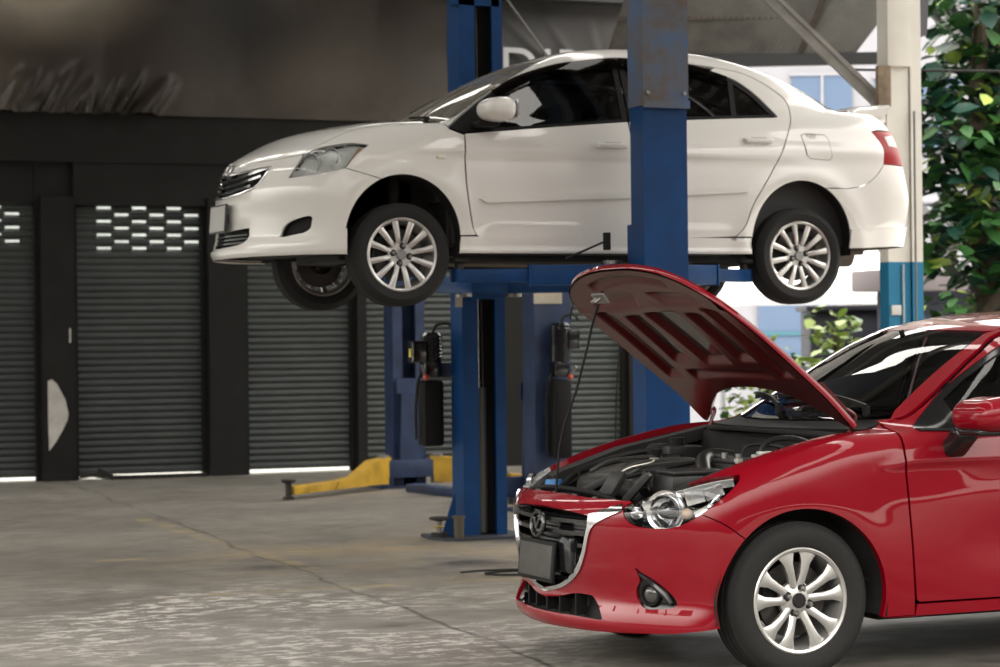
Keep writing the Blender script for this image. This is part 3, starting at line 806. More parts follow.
    for cu,a in ((0,AF),(-2.55,AR)):
        for s in (-1,1): arch_liner(car, cu, .375, a[2]+.012, a[3]+.012, s*.825, s*.50)
    m = MB(); m.box2((.55,-.60,.40),(.60,.60,.80),0); m.box2((-.22,-.5,.42),(.55,.5,.88),0,.05)
    m.build('engine_block', [DARK], car)
    cabin(car, -.33, -2.9, .98, -.55, -.36)
    for v in (-.36,.36): seat(car, -1.02, v)
    m = MB(); m.add(*blob((-2.0,0,.50),(.50,1.30,.16),.05),0,True)
    vs, fs = blob((0,0,0),(.14,1.30,.62),.05); Mx = Matrix.Translation((-2.32,0,.82)) @ Matrix.Rotation(radians(-22),4,'Y'); m.add([tuple(Mx @ Vector(p)) for p in vs], fs, 0, True)
    m.build('rear_bench', [SEATM], car)
    m = MB(); m.box2((-2.95,-.6,1.06),(-2.35,.6,1.08),0); m.build('parcel_shelf', [CABIN], car)
    wf = spokes_fine(12)
    w0 = wheel('wheel', car, .2925, .185, .205, 12, wf, loc=(0,.73,.2925), spin=.2)
    for (u,s,sp) in ((-2.55,1,.5),(0,-1,0),(-2.55,-1,0)):
        c = w0.copy(); COL.objects.link(c); c.parent = car; c.location = (u, s*.73, .2925); c.rotation_euler = (0, sp, 0 if s > 0 else pi)
        for ch in list(w0.children):
            d = ch.copy(); COL.objects.link(d); d.parent = c
    return car
# ------------------------------------------------------------------ the red hatchback with its bonnet up
RP = paint('red car paint', (.235,.0007,.009), 0, .4, 1., .1)
RP.node_tree.nodes['Principled BSDF'].inputs['Coat IOR'].default_value = 1.4
RIN = mat('red inner paint', (.085,.007,.007), .3, .2, .3)
SIDEG = glass('light side glass', (.55,.57,.56), 1.)
def build_red(loc, rz):
    B = red_body
    car = empty('red_hatchback', loc, rz, 'shiny red hatchback car standing on the floor with its bonnet propped open', 'car')
    E = Edge; S = 'side'; T = 'top'
    P = lambda *a, **k: panel(B, *a, **k)
    AF = (0,.31,.372,.363); AR = (-2.57,.31,.365,.363)
    rf = ('rad', -.25)
    nose = E(T, [(.685,0),(.672,.27),(.632,.45),(.602,.535)])
    hl_a = E(S, [(.600,.703),(.618,.693),(.632,.678)])
    bot_a = E(S, [(.632,.678),(.632,.645),(.612,.618),(.558,.609),(.496,.622),(.43,.667)])
    bot_b = E(S, [(.43,.667),(.364,.715)], False)
    hback = E(S, [(.364,.715),(.31,.755),(.266,.79),(.250,.812)])
    htop = E(S, [(.250,.812),(.33,.803),(.422,.777),(.51,.745),(.600,.703)])
    htop_f = E(S, [(.250,.812),(.33,.803),(.412,.781)])
    seam = E(S, [(.43,.667),(.385,.645),(.343,.622),(.262,.566)])
    bott = E(rf, [(.742,.222),(.6,.198),(.3,.182),(0,.176)], False)
    gr_in = [(0,.662),(.2,.656),(.33,.646),(.372,.640),(.372,.60),(.328,.49),(.268,.417),(.15,.357),(0,.327)]
    gr = [E('front', gr_in[:4]), E('front', gr_in[4:])]
    intake = [E('front',[(0,.287),(.12,.300),(.25,.322),(.35,.322)]), E('front',[(.35,.322),(.40,.285),(.435,.240)],False), E('front',[(.43,.236),(.25,.240),(0,.238)])]
    fogo = [(.583,.450),(.610,.428),(.645,.405),(.680,.372),(.706,.338),(.714,.314),(.700,.300),(.660,.295),(.630,.291),(.600,.298),(.580,.318),(.572,.345),(.578,.372),(.594,.395),(.594,.420)]
    fog = [E('front', fogo + fogo[:1], True)]; fogR = [E('front', [(-a,b) for a,b in fog[0].pts], False)]
    bump = P('front_bumper', [nose, hl_a, bot_a, seam, E(S, arc(*AF,45,-14)), bott], rf, [RP], car, sym=True, holes=[(gr,True),(intake,True),fog,fogR], h=.022)
    P('grille_backing', gr, 'front', [BLACKG], bump, sym=True, inset=-.01, off=-.07, thick=0, h=.04)
    vmax = pchip([.33,.36,.42,.49,.60,.66],[.02,.15,.265,.325,.37,.375])
    for k in range(6):
        w0 = .375+k*.048; vm = float(vmax(w0+.01))
        q = [B.lift('front', [(v, w0)])[0] + np.array([-.035,0,0]) for v in np.linspace(-vm, vm, 19)]
        m = MB()
        for a, b in zip(q[:-1], q[1:]): m.bar(a, b, .045, .016, 0)
        m.build('grille_slat', [BLACKG], bump)
    wing = [E('front',[(.374,.648),(.45,.672),(.522,.694)]), E('front',[(.530,.668),(.46,.636),(.392,.592),(.346,.484),(.286,.405),(.160,.342),(.001,.308)]), E('front',[(.001,.325),(.15,.356),(.268,.417),(.328,.49),(.372,.60)])]
    P('grille_chrome', wing, 'front', [CHROME], bump, both=True, off=.008, thick=.022, inset=0, h=.02)
    # emblem: oval ring with a spread wing inside
    c = Vector(B.lift('front', [(0,.590)])[0])
    m = MB(); rg = [(0,.062*cos(2*pi*i/28),.048*sin(2*pi*i/28)) for i in range(28)]
    m.tube(rg, .0085, 8, 0, closed=True); m.lathe([(0,.0),(.055,-.004),(.06,-.012)], 28, 1, Matrix.Rotation(radians(90),4,'Y') @ Matrix.Diagonal((.8,1,1,1)))
    m.tube(crom([(0,-.058,.012),(.004,-.03,.022),(.004,-.008,-.004),(.004,0,-.018),(.004,.008,-.004),(.004,.03,.022),(0,.058,.012)],5), .006, 6, 0)
    m.xform(Matrix.Translation(c+Vector((.004,0,0))) @ Matrix.Rotation(radians(-6),4,'Y'))
    m.build('badge', [mat('dark chrome',(.10,.10,.10),.25,.9), BLACKG], bump)
    m = MB(); m.box((0,0,0),(.014,.36,.168),0,None,.006); m.box((.007,0,0),(.006,.325,.135),1,None,.003)
    m.xform(Matrix.Translation((.768,-.012,.440)) @ Matrix.Rotation(radians(-5),4,'Y'))
    m.box2((.70,-.12,.40),(.757,.12,.48),2); m.build('number_plate', [BLACKP, mat('dark plate',(.05,.047,.042),.5,var=.25,scale=14), BLACKP], car)
    m = MB(); m.box2((.69,.14,.40),(.745,.27,.55),0,.02); m.build('radar_cover', [BLACKG], bump)
    P('lower_grille', intake, 'front', [BLACKP], bump, sym=True, inset=-.006, off=-.07, thick=0, h=.04)
    for v in (-.24,-.12,0,.12,.24):
        m = MB(); q = B.lift('front', [(v,.27)])[0]; m.box2((q[0]-.07,v-.006,.235),(q[0]-.02,v+.006,.325)); m.build('grille_fin', [BLACKP], bump)
    for s, fo in ((0,fog),(1,fogR)):
        fb = P('fog_lamp_bezel', fo, 'front', [BLACKG], bump, inset=-.004, off=-.012, thick=0, h=.02)
        sg = -1 if s else 1
        c = Vector(B.lift('front', [(.623,.345)])[0]); D = Vector((.86,.5,0)); q = D.to_track_quat('Z','Y').to_matrix().to_4x4()
        m = MB(); Mx = Matrix.Translation(c+D*-.006) @ q
        m.lathe([(.040,-.01),(.046,.006),(.041,.010),(.036,.006),(.034,-.004)], 28, 0, Mx); m.lathe([(.034,-.002),(.028,.004),(.014,.008),(0,.009)], 24, 1, Mx)
        m2 = MB(); 
        fin = B.lift('front', [(.60,.425),(.64,.395),(.68,.350),(.70,.315)])
        m.tube([p+np.array([.004,.0,.0]) for p in fin], [.006,.013,.016,.012], 8, 2)
        if s: m.v = [(a,-b,e) for a,b,e in m.v]
        m.build('fog_lamp', [BLACKP, mat('fog lens',(.10,.098,.095),.12,.5), BLACKG], bump)
    # fender, doors
    hedge = E(T, [(.412,.680),(.3,.692),(.1,.692),(-.1,.677),(-.25,.668),(-.36,.662),(-.44,.640)])
    gapf = [(-.514,.285),(-.497,.45),(-.470,.765),(-.468,.90),(-.480,.975)]
    P('front_fender', [htop_f.r(), hback.r(), bot_b.r(), seam, E(S,arc(*AF,45,193)), E(S,[(-.362,.226),(-.517,.226)],False), E(S,gapf), E(S,[(-.485,.985),(-.520,1.0)],False), E(T,[(-.56,.668),(-.545,.625),(-.50,.615),(-.44,.640)]), hedge.r()], 'ob', [RP], car, both=True, thick=.03, h=.022)
    wu = [(-.578,.985),(-.758,1.113),(-.896,1.197),(-1.095,1.298),(-1.27,1.350),(-1.49,1.385)]
    du = [(-.505,.992),(-.585,1.012),(-.697,1.077),(-.835,1.165),(-.997,1.266),(-1.13,1.338),(-1.3,1.393),(-1.49,1.424)]
    wlo = [(-.566,.972),(-.756,.970),(-1.1,.974),(-1.49,.985)]
    fo = [E(S,wlo,False), E(S,[(-1.49,.985),(-1.49,1.385)],False), E(S,wu).r(), E(S,[(-.578,.985),(-.566,.975)],False)]
    d1 = P('front_door', [E(S,[(-.522,.288),(-.503,.45),(-.476,.765),(-.474,.90),(-.487,.978)]), E(S,du), E(S,[(-1.50,1.42),(-1.50,.30)],False), E(S,[(-1.495,.29),(-1.0,.278),(-.535,.278)],False)], 'ob', [RP], car, both=True, holes=[fo], h=.025)
    gl = [E(S,[(-.742,.998),(-1.1,1.0),(-1.455,1.008)],False), E(S,[(-1.455,1.01),(-1.455,1.372)],False), E(S,[(-1.455,1.372),(-1.26,1.338),(-1.10,1.286),(-.92,1.199),(-.80,1.126),(-.742,1.088)])]
    P('window_frame', fo, 'ob', [BLACKG], d1, both=True, holes=[gl], off=-.004, inset=-.003)
    P('window_glass', gl, 'ob', [SIDEG], d1, both=True, off=-.012, thick=0, inset=-.004)
    P('window_sill_strip', [E(S,[(-.566,.970),(-.756,.967),(-1.49,.983)],False), E(S,[(-1.49,.973),(-.756,.957),(-.575,.961)],False)], 'ob', [BLACKP], d1, both=True, off=.005, thick=.012, inset=0)
    for s in (0,1):
        m = MB()
        def shp(v):
            t = (v.x+.10)/.20
            return Vector((v.x, v.y, v.z*(1-.30*max(0,t-.4)) + .012*(1-t)))
        m.add(*blob((-.735,1.005,1.022),(.20,.25,.142),.062,5,shp), 0, True)
        m.add(*blob((-.735,.99,.962),(.165,.20,.03),.013), 1, True)
        vs, fs = blob((0,0,0),(.10,.16,.075),.025); Mx = Matrix.Translation((-.70,.885,.925)) @ Matrix.Rotation(radians(38),4,'X')
        m.add([tuple(Mx @ Vector(p)) for p in vs], fs, 1, True)
        m.add(*blob((-.838,1.005,1.028),(.008,.205,.105),.003), 2, True)
        if s: m.v = [(a-.24,-b+.10,e) for a,b,e in m.v]
        m.build('wing_mirror', [RP, BLACKG, CHROME], d1[s])
        m = MB(); c = B.lift(S, [(-1.36,.80)])[0]
        m.add(*blob(c+np.array([0,.024,0]),(.19,.020,.028),.009),0,True); m.add(*blob(c+np.array([.08,.006,0]),(.04,.03,.03),.008),0,True); m.add(*blob(c+np.array([-.08,.006,0]),(.03,.03,.026),.008),0,True)
        if s: m.v = [(a,-b,e) for a,b,e in m.v]
        m.build('door_handle', [RP], d1[s])
    P('sill', [E(S,[(-.525,.272),(-1.5,.274),(-2.20,.276)],False), E(S,[(-2.20,.272),(-2.205,.228)],False), E(S,[(-2.2,.226),(-.367,.222)],False), E(S,[(-.367,.226),(-.518,.224),(-.525,.268)],False)], S, [RP], car, both=True)
    gr2 = [(-2.12,.29),(-2.17,.42),(-2.26,.60),(-2.42,.80),(-2.50,.95),(-2.50,1.05),(-2.42,1.20),(-2.25,1.34),(-2.05,1.41)]
    fo2 = [E(S,[(-1.53,.987),(-2.0,1.0),(-2.42,1.035)],False), E(S,[(-2.42,1.04),(-2.36,1.16),(-2.2,1.29),(-2.0,1.37),(-1.75,1.392),(-1.53,1.392)])]
    d2 = P('rear_door', [E(S,[(-1.51,.30),(-1.51,1.42)],False), E(S,[(-1.51,1.424),(-1.8,1.43),(-2.05,1.41)]), E(S,gr2).r(), E(S,[(-2.11,.282),(-1.515,.282)],False)], 'ob', [RP], car, both=True, holes=[fo2], h=.035)
    P('window_glass', fo2, 'ob', [TINT], d2, both=True, off=-.012, thick=0, inset=-.004, h=.04)
    # body side, roof, screens
    wss = E('3d', [(-.581,.587,1.041),(-.710,.550,1.125),(-.854,.512,1.213),(-.989,.488,1.291),(-1.112,.449,1.351)])
    roofe = E(T, [(-1.16,.470),(-1.5,.49),(-2.0,.49),(-2.5,.475),(-2.72,.46)])
    bls = E('rear', [(.46,1.385),(.53,1.28),(.58,1.16),(.62,1.02)])
    tls = E('rear', [(.625,1.0),(.63,.90),(.60,.78)])
    P('rear_quarter', [E(T,[(-.50,.72),(-.50,.66),(-.53,.625)],False), wss, roofe, bls, tls, E('rear',[(.60,.78),(.70,.74)],False), E(S,[(-3.05,.72),(-2.90,.55)],False), E(S,arc(*AR,42+98,4)), E(S,[(-2.20,.28),(-2.13,.285)],False), E(S,[(u-.006,w) for u,w in gr2]),
        E(S,[(-2.05,1.418),(-1.8,1.438),(-1.5,1.432),(-1.3,1.401),(-1.13,1.347),(-.997,1.275),(-.835,1.174),(-.697,1.085),(-.585,1.019),(-.50,1.0)])], 'ob', [RP], car, both=True, h=.03)
    P('roof', [E(T,[(-1.045,0),(-1.065,.2),(-1.12,.40),(-1.15,.467)]), roofe, E(T,[(-2.75,.35),(-2.77,0)],False)], T, [RP], car, sym=True, h=.04)
    P('headlining', [E(T,[(-1.1,0),(-1.15,.45)],False), E(T,[(-1.2,.52),(-2.5,.52)],False), E(T,[(-2.7,.4),(-2.7,0)],False)], T, [CABIN], car, sym=True, off=-.03, thick=0, h=.08)
    P('windscreen', [E(T,[(-.29,0),(-.32,.2),(-.40,.40),(-.50,.55),(-.560,.600)]), wss, E(T,[(-1.125,.44),(-1.115,.40),(-1.06,.2),(-1.04,0)])], T, [WSG], car, sym=True, thick=.006)
    P('windscreen_band', [E(T,[(-.985,0),(-1.0,.2),(-1.05,.38),(-1.075,.445)]), E(T,[(-1.128,.452),(-1.108,.40),(-1.055,.2),(-1.038,0)])], T, [BLACKG], car, sym=True, off=-.007, thick=0, h=.03)
    P('tailgate', [E(T,[(-2.775,0),(-2.755,.35),(-2.73,.455)]), bls, tls, E('rear',[(.60,.78),(.5,.60),(.45,.52),(0,.52)],False)], 'rear', [RP], car, sym=True, h=.05, holes=[([E('rear',[(0,1.34),(.40,1.32),(.52,1.05),(0,1.03)],False)],True)])
    P('rear_window', [E('rear',[(0,1.34),(.40,1.32),(.52,1.05),(0,1.03)],False)], 'rear', [TINT], car, sym=True, thick=0, off=-.005, h=.06)
    rr = ('rrad',-2.6)
    P('rear_bumper', [E('rear',[(0,.515),(.45,.515),(.55,.65),(.60,.775),(.70,.735)],False), E(S,[(-3.05,.715),(-2.895,.545)],False), E(S,arc(*AR,141,190)), E(rr,[(.8,.24),(0,.25)],False)], rr, [RP], car, sym=True, h=.05)
    P('tail_lamp', [E('rear',[(.50,.93),(.62,.95),(.70,.92),(.70,.80),(.62,.80),(.50,.84),(.50,.92)],False)], rr, [REDLENS], car, both=True, off=.008, thick=.01)
    # bonnet, turned up about its hinges
    he = [E(T,[(.632,0),(.63,.15),(.615,.30),(.595,.41),(.555,.53),(.50,.615),(.42,.665),(.3,.688),(.1,.688),(-.1,.673),(-.25,.664),(-.37,.66),(-.395,.645)]), E(T,[(-.395,.63),(-.36,.57),(-.29,.46),(-.22,.32),(-.185,.15),(-.175,0)])]
    hu, hw_ = -.36, .985
    bend = lambda P, N, Q: P + np.c_[np.zeros(len(P)), np.zeros(len(P)), .10*(P[:,0]-hu)**2]
    hd = P('bonnet', he, T, [RP], car, sym=True, post=bend, thick=.022, h=.03)
    def rr_(x, y, x0, x1, y0, y1, r=.03):
        dx = np.maximum(np.maximum(x0-x, x-x1), 0); dy = np.maximum(np.maximum(y0-y, y-y1), 0)
        ins = np.minimum(np.minimum(x-x0, x1-x), np.minimum(y-y0, y1-y))
        return sstep(ins, 0, r)
    def inner(P, N, Q):
        u = P[:,0]; v = P[:,1]; a = np.abs(v)
        d = np.zeros(len(P))
        d = np.maximum(d, rr_(u, a, -.02, .34, -.2, .16-.12*(.34-u)))
        d = np.maximum(d, rr_(u, a, .00, .33, .21, .36+.05*(.3-u)))
        d = np.maximum(d, rr_(u, a, -.10, .38, .44, .57))
        d = np.maximum(d, .8*rr_(u, a+.9*(u-.47), .385, .47, .05, .44))
        d = np.maximum(d, .6*rr_(u, a, -.12, -.045, -.3, .36))
        d = np.maximum(d, .7*rr_(u+.3*a*a, a, .53, .585, -.1, .36, .02))
        ridge = .008*np.exp(-((u-.36-.25*(a-.3)**2)/.018)**2)
        return bend(P + N*(.026*d - ridge)[:,None], N, Q)
    hi = [E(T,[(.623,0),(.621,.15),(.606,.296),(.586,.402),(.547,.522),(.494,.606),(.416,.656),(.3,.679),(.1,.679),(-.1,.665),(-.25,.656),(-.372,.651)]), E(T,[(-.385,.632),(-.352,.572),(-.282,.461),(-.212,.32),(-.177,.15),(-.169,0)])]
    def hemq(P, N, Q): return bend(P, N, Q)
    d = P('bonnet_lining', hi, T, [RIN], hd, sym=True, off=-.025, post=inner, thick=-.012, h=.014, inset=0)
    m = MB(); m.box((.565,0,.70),(.05,.12,.012),0,None,.004); m.tube([(.57,-.02,.70),(.575,-.02,.665),(.575,.02,.665),(.57,.02,.70)],.006,8,0)
    m.build('bonnet_latch', [STEEL], hd)
    a = radians(48); Rm = Matrix.Rotation(-a, 4, 'Y'); hp = Vector((hu,0,hw_))
    hd.location = hp + Vector((0,0,.035)) - Rm @ hp; hd.rotation_euler = (0,-a,0)
    for s in (-1,1):
        m = MB(); m.tube(crom([(-.33,s*.60,.90),(-.36,s*.605,.97),(-.38,s*.61,1.02),(-.34,s*.61,1.05)],5), .009, 8, 0); m.bar((-.34,s*.61,1.045),(-.22,s*.61,1.16),.022,.010,0)
        m.build('bonnet_hinge', [RIN], car)
    # lamps
    hl = [hl_a, bot_a, bot_b, hback, htop]
    hp_ = P('headlamp', hl, rf, [LENS], car, both=True, thick=.03, h=.02)
    P('lamp_housing', hl, rf, [BLACKG], hp_, both=True, off=-.075, thick=0, h=.03, inset=0)
    for s in (0,1):
        m = MB()
        D = Vector((.78,.62,.02)).normalized(); q = D.to_track_quat('Z','Y').to_matrix().to_4x4()
        Mx = Matrix.Translation((.500,.655,.672)) @ q
        m.lathe([(0,.034),(.020,.030),(.036,.016),(.040,.002)], 28, 3, Mx); m.lathe([(.040,0),(.052,.010),(.064,.026),(.068,.016),(.062,-.03)], 28, 0, Mx); m.lathe([(.068,.014),(.082,.020),(.084,.0)], 28, 1, Mx)
        Mx = Matrix.Translation((.585,.570,.662)) @ q
        m.lathe([(.026,.012),(.022,-.006),(.010,-.02),(0,-.022)], 18, 0, Mx)
        # bright upper strip that follows the lamp's brow
        br = B.lift(S, [(.585,.692),(.53,.722),(.46,.748),(.40,.767),(.34,.782),(.29,.790)])
        br = [p - np.array([.022,.022,.006]) for p in br]
        for p1, p2 in zip(br[:-1], br[1:]): m.bar(p1, p2, .045, .030, 1)
        b2 = B.lift(S, [(.47,.715),(.41,.735),(.345,.760)]); b2 = [p - np.array([.03,.035,0]) for p in b2]
        for p1, p2 in zip(b2[:-1], b2[1:]): m.bar(p1, p2, .05, .045, 1)
        b3 = B.lift(S, [(.455,.655),(.40,.69),(.36,.725)]); b3 = [p - np.array([.03,.03,0]) for p in b3]
        for p1, p2 in zip(b3[:-1], b3[1:]): m.bar(p1, p2, .02, .035, 0)
        m.sphere((.455,.735,.665), .022, 2)
        if s: m.v = [(a_,-b,e) for a_,b,e in m.v]
        m.build('lamp_projector', [CHROME, mat('bright reflector',(.85,.85,.86),.18,.85), mat('indicator bulb',(.75,.55,.40),.2), glass('projector glass',(.8,.85,.9),2.5)], hp_[s])
    # engine bay
    m = MB()
    for s in (-1,1):
        m.box2((-.30,s*.60,.40),(.40,s*.62,.74),0); m.prism([(.44,.745),(.40,.765),(.1,.86),(-.36,.95),(-.36,.90),(.1,.80),(.44,.68)], (0,s*.09,0), 0, (0,s*.575,0), ((1,0,0),(0,0,1)))
        m.lathe([(0,.05),(.05,.045),(.075,.02),(.085,0),(.085,-.2)], 20, 0, Matrix.Translation((-.05,s*.50,.83)))
    m.box2((-.34,-.62,.35),(-.30,.62,.93),0); m.box2((-.34,-.52,.30),(.5,.52,.34),0)
    m.build('engine_bay', [DARK], car)
    m = MB(); m.box2((.565,-.50,.655),(.625,.50,.695),0,.01); m.box2((.54,-.45,.34),(.58,.45,.66),1)
    for v in (-.38,-.2,0,.2,.38): m.cyl((.60,v,.69),(.60,v,.705),.012,10,2)
    m.tube(crom([(.60,-.45,.70),(.57,-.3,.715),(.57,.1,.715),(.60,.40,.70)],6), .012, 8, 1)
    m.build('radiator_support', [mat('bay plastic',(.018,.018,.018),.35,spec=.3), BLACKP, STEEL], car)
    m = MB()
    def cov(v): return Vector((v.x, v.y, v.z - .10*(v.y/.3)**2*.25 - .05*max(0,(v.x-.02)/.2)))
    m.add(*blob((.22,-.10,.775),(.40,.62,.10),.045,5,cov),0,True)
    m.tube(crom([(.42,-.36,.775),(.30,-.37,.80),(.10,-.34,.822),(.0,-.2,.83)],6), .016, 8, 1); m.tube(crom([(.42,.12,.775),(.25,.15,.81),(.05,.10,.83)],6), .010, 8, 1)
    m.box((.26,-.10,.826),(.10,.16,.006),1,None,.003)
    m.build('engine_cover', [mat('engine cover grey',(.045,.044,.041),.32,spec=.3), BLACKP], car)
    m = MB(); m.box2((-.16,.24,.60),(.10,.46,.835),0,.015); m.box2((-.15,.25,.835),(.09,.45,.85),1,.006)
    for v in (.29,.41): m.cyl((.05,v,.85),(.05,v,.872),.013,10,2)
    m.build('battery', [mat('battery case',(.016,.016,.017),.4,spec=.3), mat('battery lid',(.03,.03,.03),.35,spec=.3), STEEL], car)
    m = MB(); m.box2((.12,.30,.70),(.40,.50,.80),0,.03); m.box2((.14,.31,.80),(.38,.49,.815),0,.006); m.build('air_filter_box', [mat('air box grey',(.028,.028,.028),.35,spec=.3)], car)
    m = MB(); m.tube(crom([(.16,.33,.78),(.10,.20,.83),(.04,.16,.85),(-.04,.20,.84)],8), .036, 12, 0); m.tube(crom([(.40,.25,.72),(.34,.16,.79),(.28,.22,.80)],8), .022, 10, 0); m.build('intake_hose', [mat('hose rubber',(.016,.016,.016),.35,spec=.3)], car)
    for pts, r_ in (([(-.02,.44,.80),(-.05,.45,.91),(-.14,.50,.935),(-.22,.56,.90),(-.24,.58,.84)],.011),([(.05,.40,.85),(-.03,.33,.90),(-.14,.35,.90),(-.24,.42,.86)],.009),([(.5,-.4,.70),(.35,-.45,.78),(.1,-.48,.84),(-.2,-.46,.86)],.012)):
        m = MB(); m.tube(crom(pts,8), r_, 8, 0); m.build('bay_hose', [mat('hose rubber',(.016,.016,.016),.35,spec=.3)], car)
    m = MB(); m.tube([(.600,-.19,.69),(.595,-.19,.761),(.580,-.20,.879),(.551,-.21,.983),(.489,-.22,1.122),(.421,-.24,1.322),(.396,-.25,1.407),(.345,-.25,1.553)], .0055, 8, 0); m.build('bonnet_prop', [BLACKP], car)
    for (u,v,z) in ((-.16,.53,.88),(-.10,.55,.885),(-.02,.545,.87),(.06,.57,.865),(.14,.575,.85),(-.22,.54,.90)):
        m = MB(); m.cyl((u,v,z-.05),(u,v,z),.013,8,0); m.cyl((u,v,z),(u,v,z+.012),.019,6,0); m.build('bay_bolt', [mat('zinc bolt',(.50,.48,.43),.35,.6)], car)
    m = MB(); m.box((-.02,.50,.87),(.06,.04,.03),0,None,.006); m.build('connector_block', [mat('zinc bolt',(.50,.48,.43),.35,.6)], car)
    m = MB(); m.box2((-.20,-.52,.70),(-.02,-.36,.87),0,.02); m.cyl((-.10,-.44,.87),(-.10,-.44,.905),.034,16,1); m.build('brake_reservoir', [mat('reservoir plastic',(.025,.024,.022),.4,spec=.3), BLACKP], car)
    m = MB(); m.cyl((.50,-.44,.66),(.50,-.44,.72),.018,12,1); m.box2((.42,-.50,.60),(.56,-.37,.68),1,.015); m.lathe([(0,.026),(.036,.024),(.040,0)], 16, 0, Matrix.Translation((.50,-.44,.715))); m.build('washer_filler', [mat('blue cap',(.02,.16,.42),.4), BLACKP], car)
    for (y0_, z0_) in ((-.28,.828),(-.02,.830),(.06,.822)):
        m = MB(); m.tube(crom([(.40,y0_,z0_-.05),(.30,y0_,z0_-.008),(.12,y0_,z0_+.004),(.03,y0_,z0_-.004)],5), .010, 8, 0); m.build('cover_rib', [mat('engine cover grey',(.045,.044,.041),.32,spec=.3)], car)
    m = MB(); m.cyl((.08,-.30,.80),(.08,-.30,.85),.032,16,0); m.cyl((.08,-.30,.85),(.08,-.30,.865),.036,8,0); m.build('oil_cap', [BLACKP], car)
    m = MB(); m.tube(crom([(.44,.02,.72),(.40,.06,.80),(.30,.10,.83),(.26,.06,.84)],6), .004, 6, 0); m.tube([(.26+.018*cos(i*pi/4),.06+.018*sin(i*pi/4),.845) for i in range(8)], .003, 6, 0, closed=True); m.build('dipstick', [mat('zinc bolt',(.50,.48,.43),.35,.6)], car)
    for (a_, b_) in (((.52,-.10,.70),(.43,.02,.77)),((.53,.15,.70),(.44,.10,.79)),((.50,.28,.69),(.42,.34,.80))):
        m = MB(); m.bar(a_, b_, .07, .03, 0, bev=.006); m.build('intake_duct', [mat('air box grey',(.028,.028,.028),.35,spec=.3)], car)
    # cowl and wipers
    P('cowl_panel', [E(T,[(-.185,0),(-.20,.2),(-.26,.40),(-.34,.52),(-.42,.62)]), E(T,[(-.545,.61),(-.50,.55),(-.40,.40),(-.32,.2),(-.295,0)])], T, [BLACKP], car, sym=True, off=-.006)
    m = MB(); q = B.lift(T, [(-.21,v) for v in np.linspace(-.5,.55,14)])
    m.tube([Vector((-.20-.45*(v*v)*.9,v,.958-.06*v*v)) for v in np.linspace(-.58,.58,16)], .014, 8, 0); m.build('cowl_seal', [RUBBER], car)
    for (v0,v1,u0,u1) in ((.50,-.10,-.50,-.43),(.02,-.54,-.36,-.56)):
        m = MB()
        q = [B.lift(T, [(u0+(u1-u0)*t, v0+(v1-v0)*t)])[0]+np.array([0,0,.030]) for t in np.linspace(0,1,12)]
        m.cyl(q[0]-np.array([0,0,.05]), q[0], .016, 10)
        for p1,p2 in zip(q[:-1],q[1:]): m.bar(p1,p2,.014,.018)
        q2 = [p+np.array([-.03,0,-.008]) for p in q[4:]]
        for p1,p2 in zip(q2[:-1],q2[1:]): m.bar(p1,p2,.008,.02)
        m.build('wiper', [BLACKP], car)
    # underside, cabin, wheels
    m = MB(); m.box2((-2.2,-.70,.20),(-.42,.70,.25),0); m.box2((-3.1,-.55,.26),(-2.2,.55,.32),0); m.box2((-.42,-.50,.20),(.62,.50,.25),0); m.box2((.30,-.50,.185),(.60,.50,.20),0)
    for s in (-1,1): m.bar((0,s*.35,.26),(0,s*.68,.24),.10,.04,0); m.cyl((0,s*.58,.30),(-.04,s*.54,.80),.04,12,0)
    m.cyl((-2.57,-.62,.31),(-2.57,.62,.31),.05,12,0); m.build('underbody', [DARK], car)
    for cu,a_ in ((0,AF),(-2.57,AR)):
        for s in (-1,1): arch_liner(car, cu, .31, a_[2]+.014, a_[3]+.014, s*.838, s*.55)
    cabin(car, -.40, -3.0, .95, -.62, -.36)
    for v in (-.36,.36): seat(car, -1.25, v)
    m = MB(); m.box((-1.02,0,1.325),(.03,.22,.06),0,None,.012); m.cyl((-1.0,0,1.34),(-.99,0,1.37),.012,8); m.build('rear_view_mirror', [BLACKP], car)
    wf = spokes_flare(10)
    w0 = wheel('wheel', car, .311, .19, .206, 10, wf, loc=(0,.725,.311), spin=.05, cap=BLACKG)
    for (u,s,sp) in ((-2.57,1,.5),(0,-1,0),(-2.57,-1,0)):
        c = w0.copy(); COL.objects.link(c); c.parent = car; c.location = (u, s*.725, .311); c.rotation_euler = (0, sp, 0 if s > 0 else pi)
        for ch in list(w0.children):
            d = ch.copy(); COL.objects.link(d); d.parent = c
    return car
# ------------------------------------------------------------------ the place
def nodes_mat(name):
    m = bpy.data.materials.new(name); m.use_nodes = True
    return m, m.node_tree, m.node_tree.nodes['Principled BSDF'], m.node_tree.links.new
def N(t, ty, **k):
    n = t.nodes.new(ty)
    for a, v in k.items():
        if a in n.inputs: n.inputs[a].default_value = v
        else: setattr(n, a, v)
    return n
def ramp(t, p0, p1, c0=(0,0,0,1), c1=(1,1,1,1)):
    r = t.nodes.new('ShaderNodeValToRGB'); e = r.color_ramp.elements
    e[0].position = p0; e[1].position = p1; e[0].color = c0; e[1].color = c1
    return r
def mixc(t, L, fac, a, b):
    m = t.nodes.new('ShaderNodeMix'); m.data_type = 'RGBA'
    for s_, v in ((m.inputs[0], fac), (m.inputs[6], a), (m.inputs[7], b)):
        if hasattr(v, 'links') or hasattr(v, 'is_output'): L(v, s_)
        else: s_.default_value = v
    return m.outputs[2]
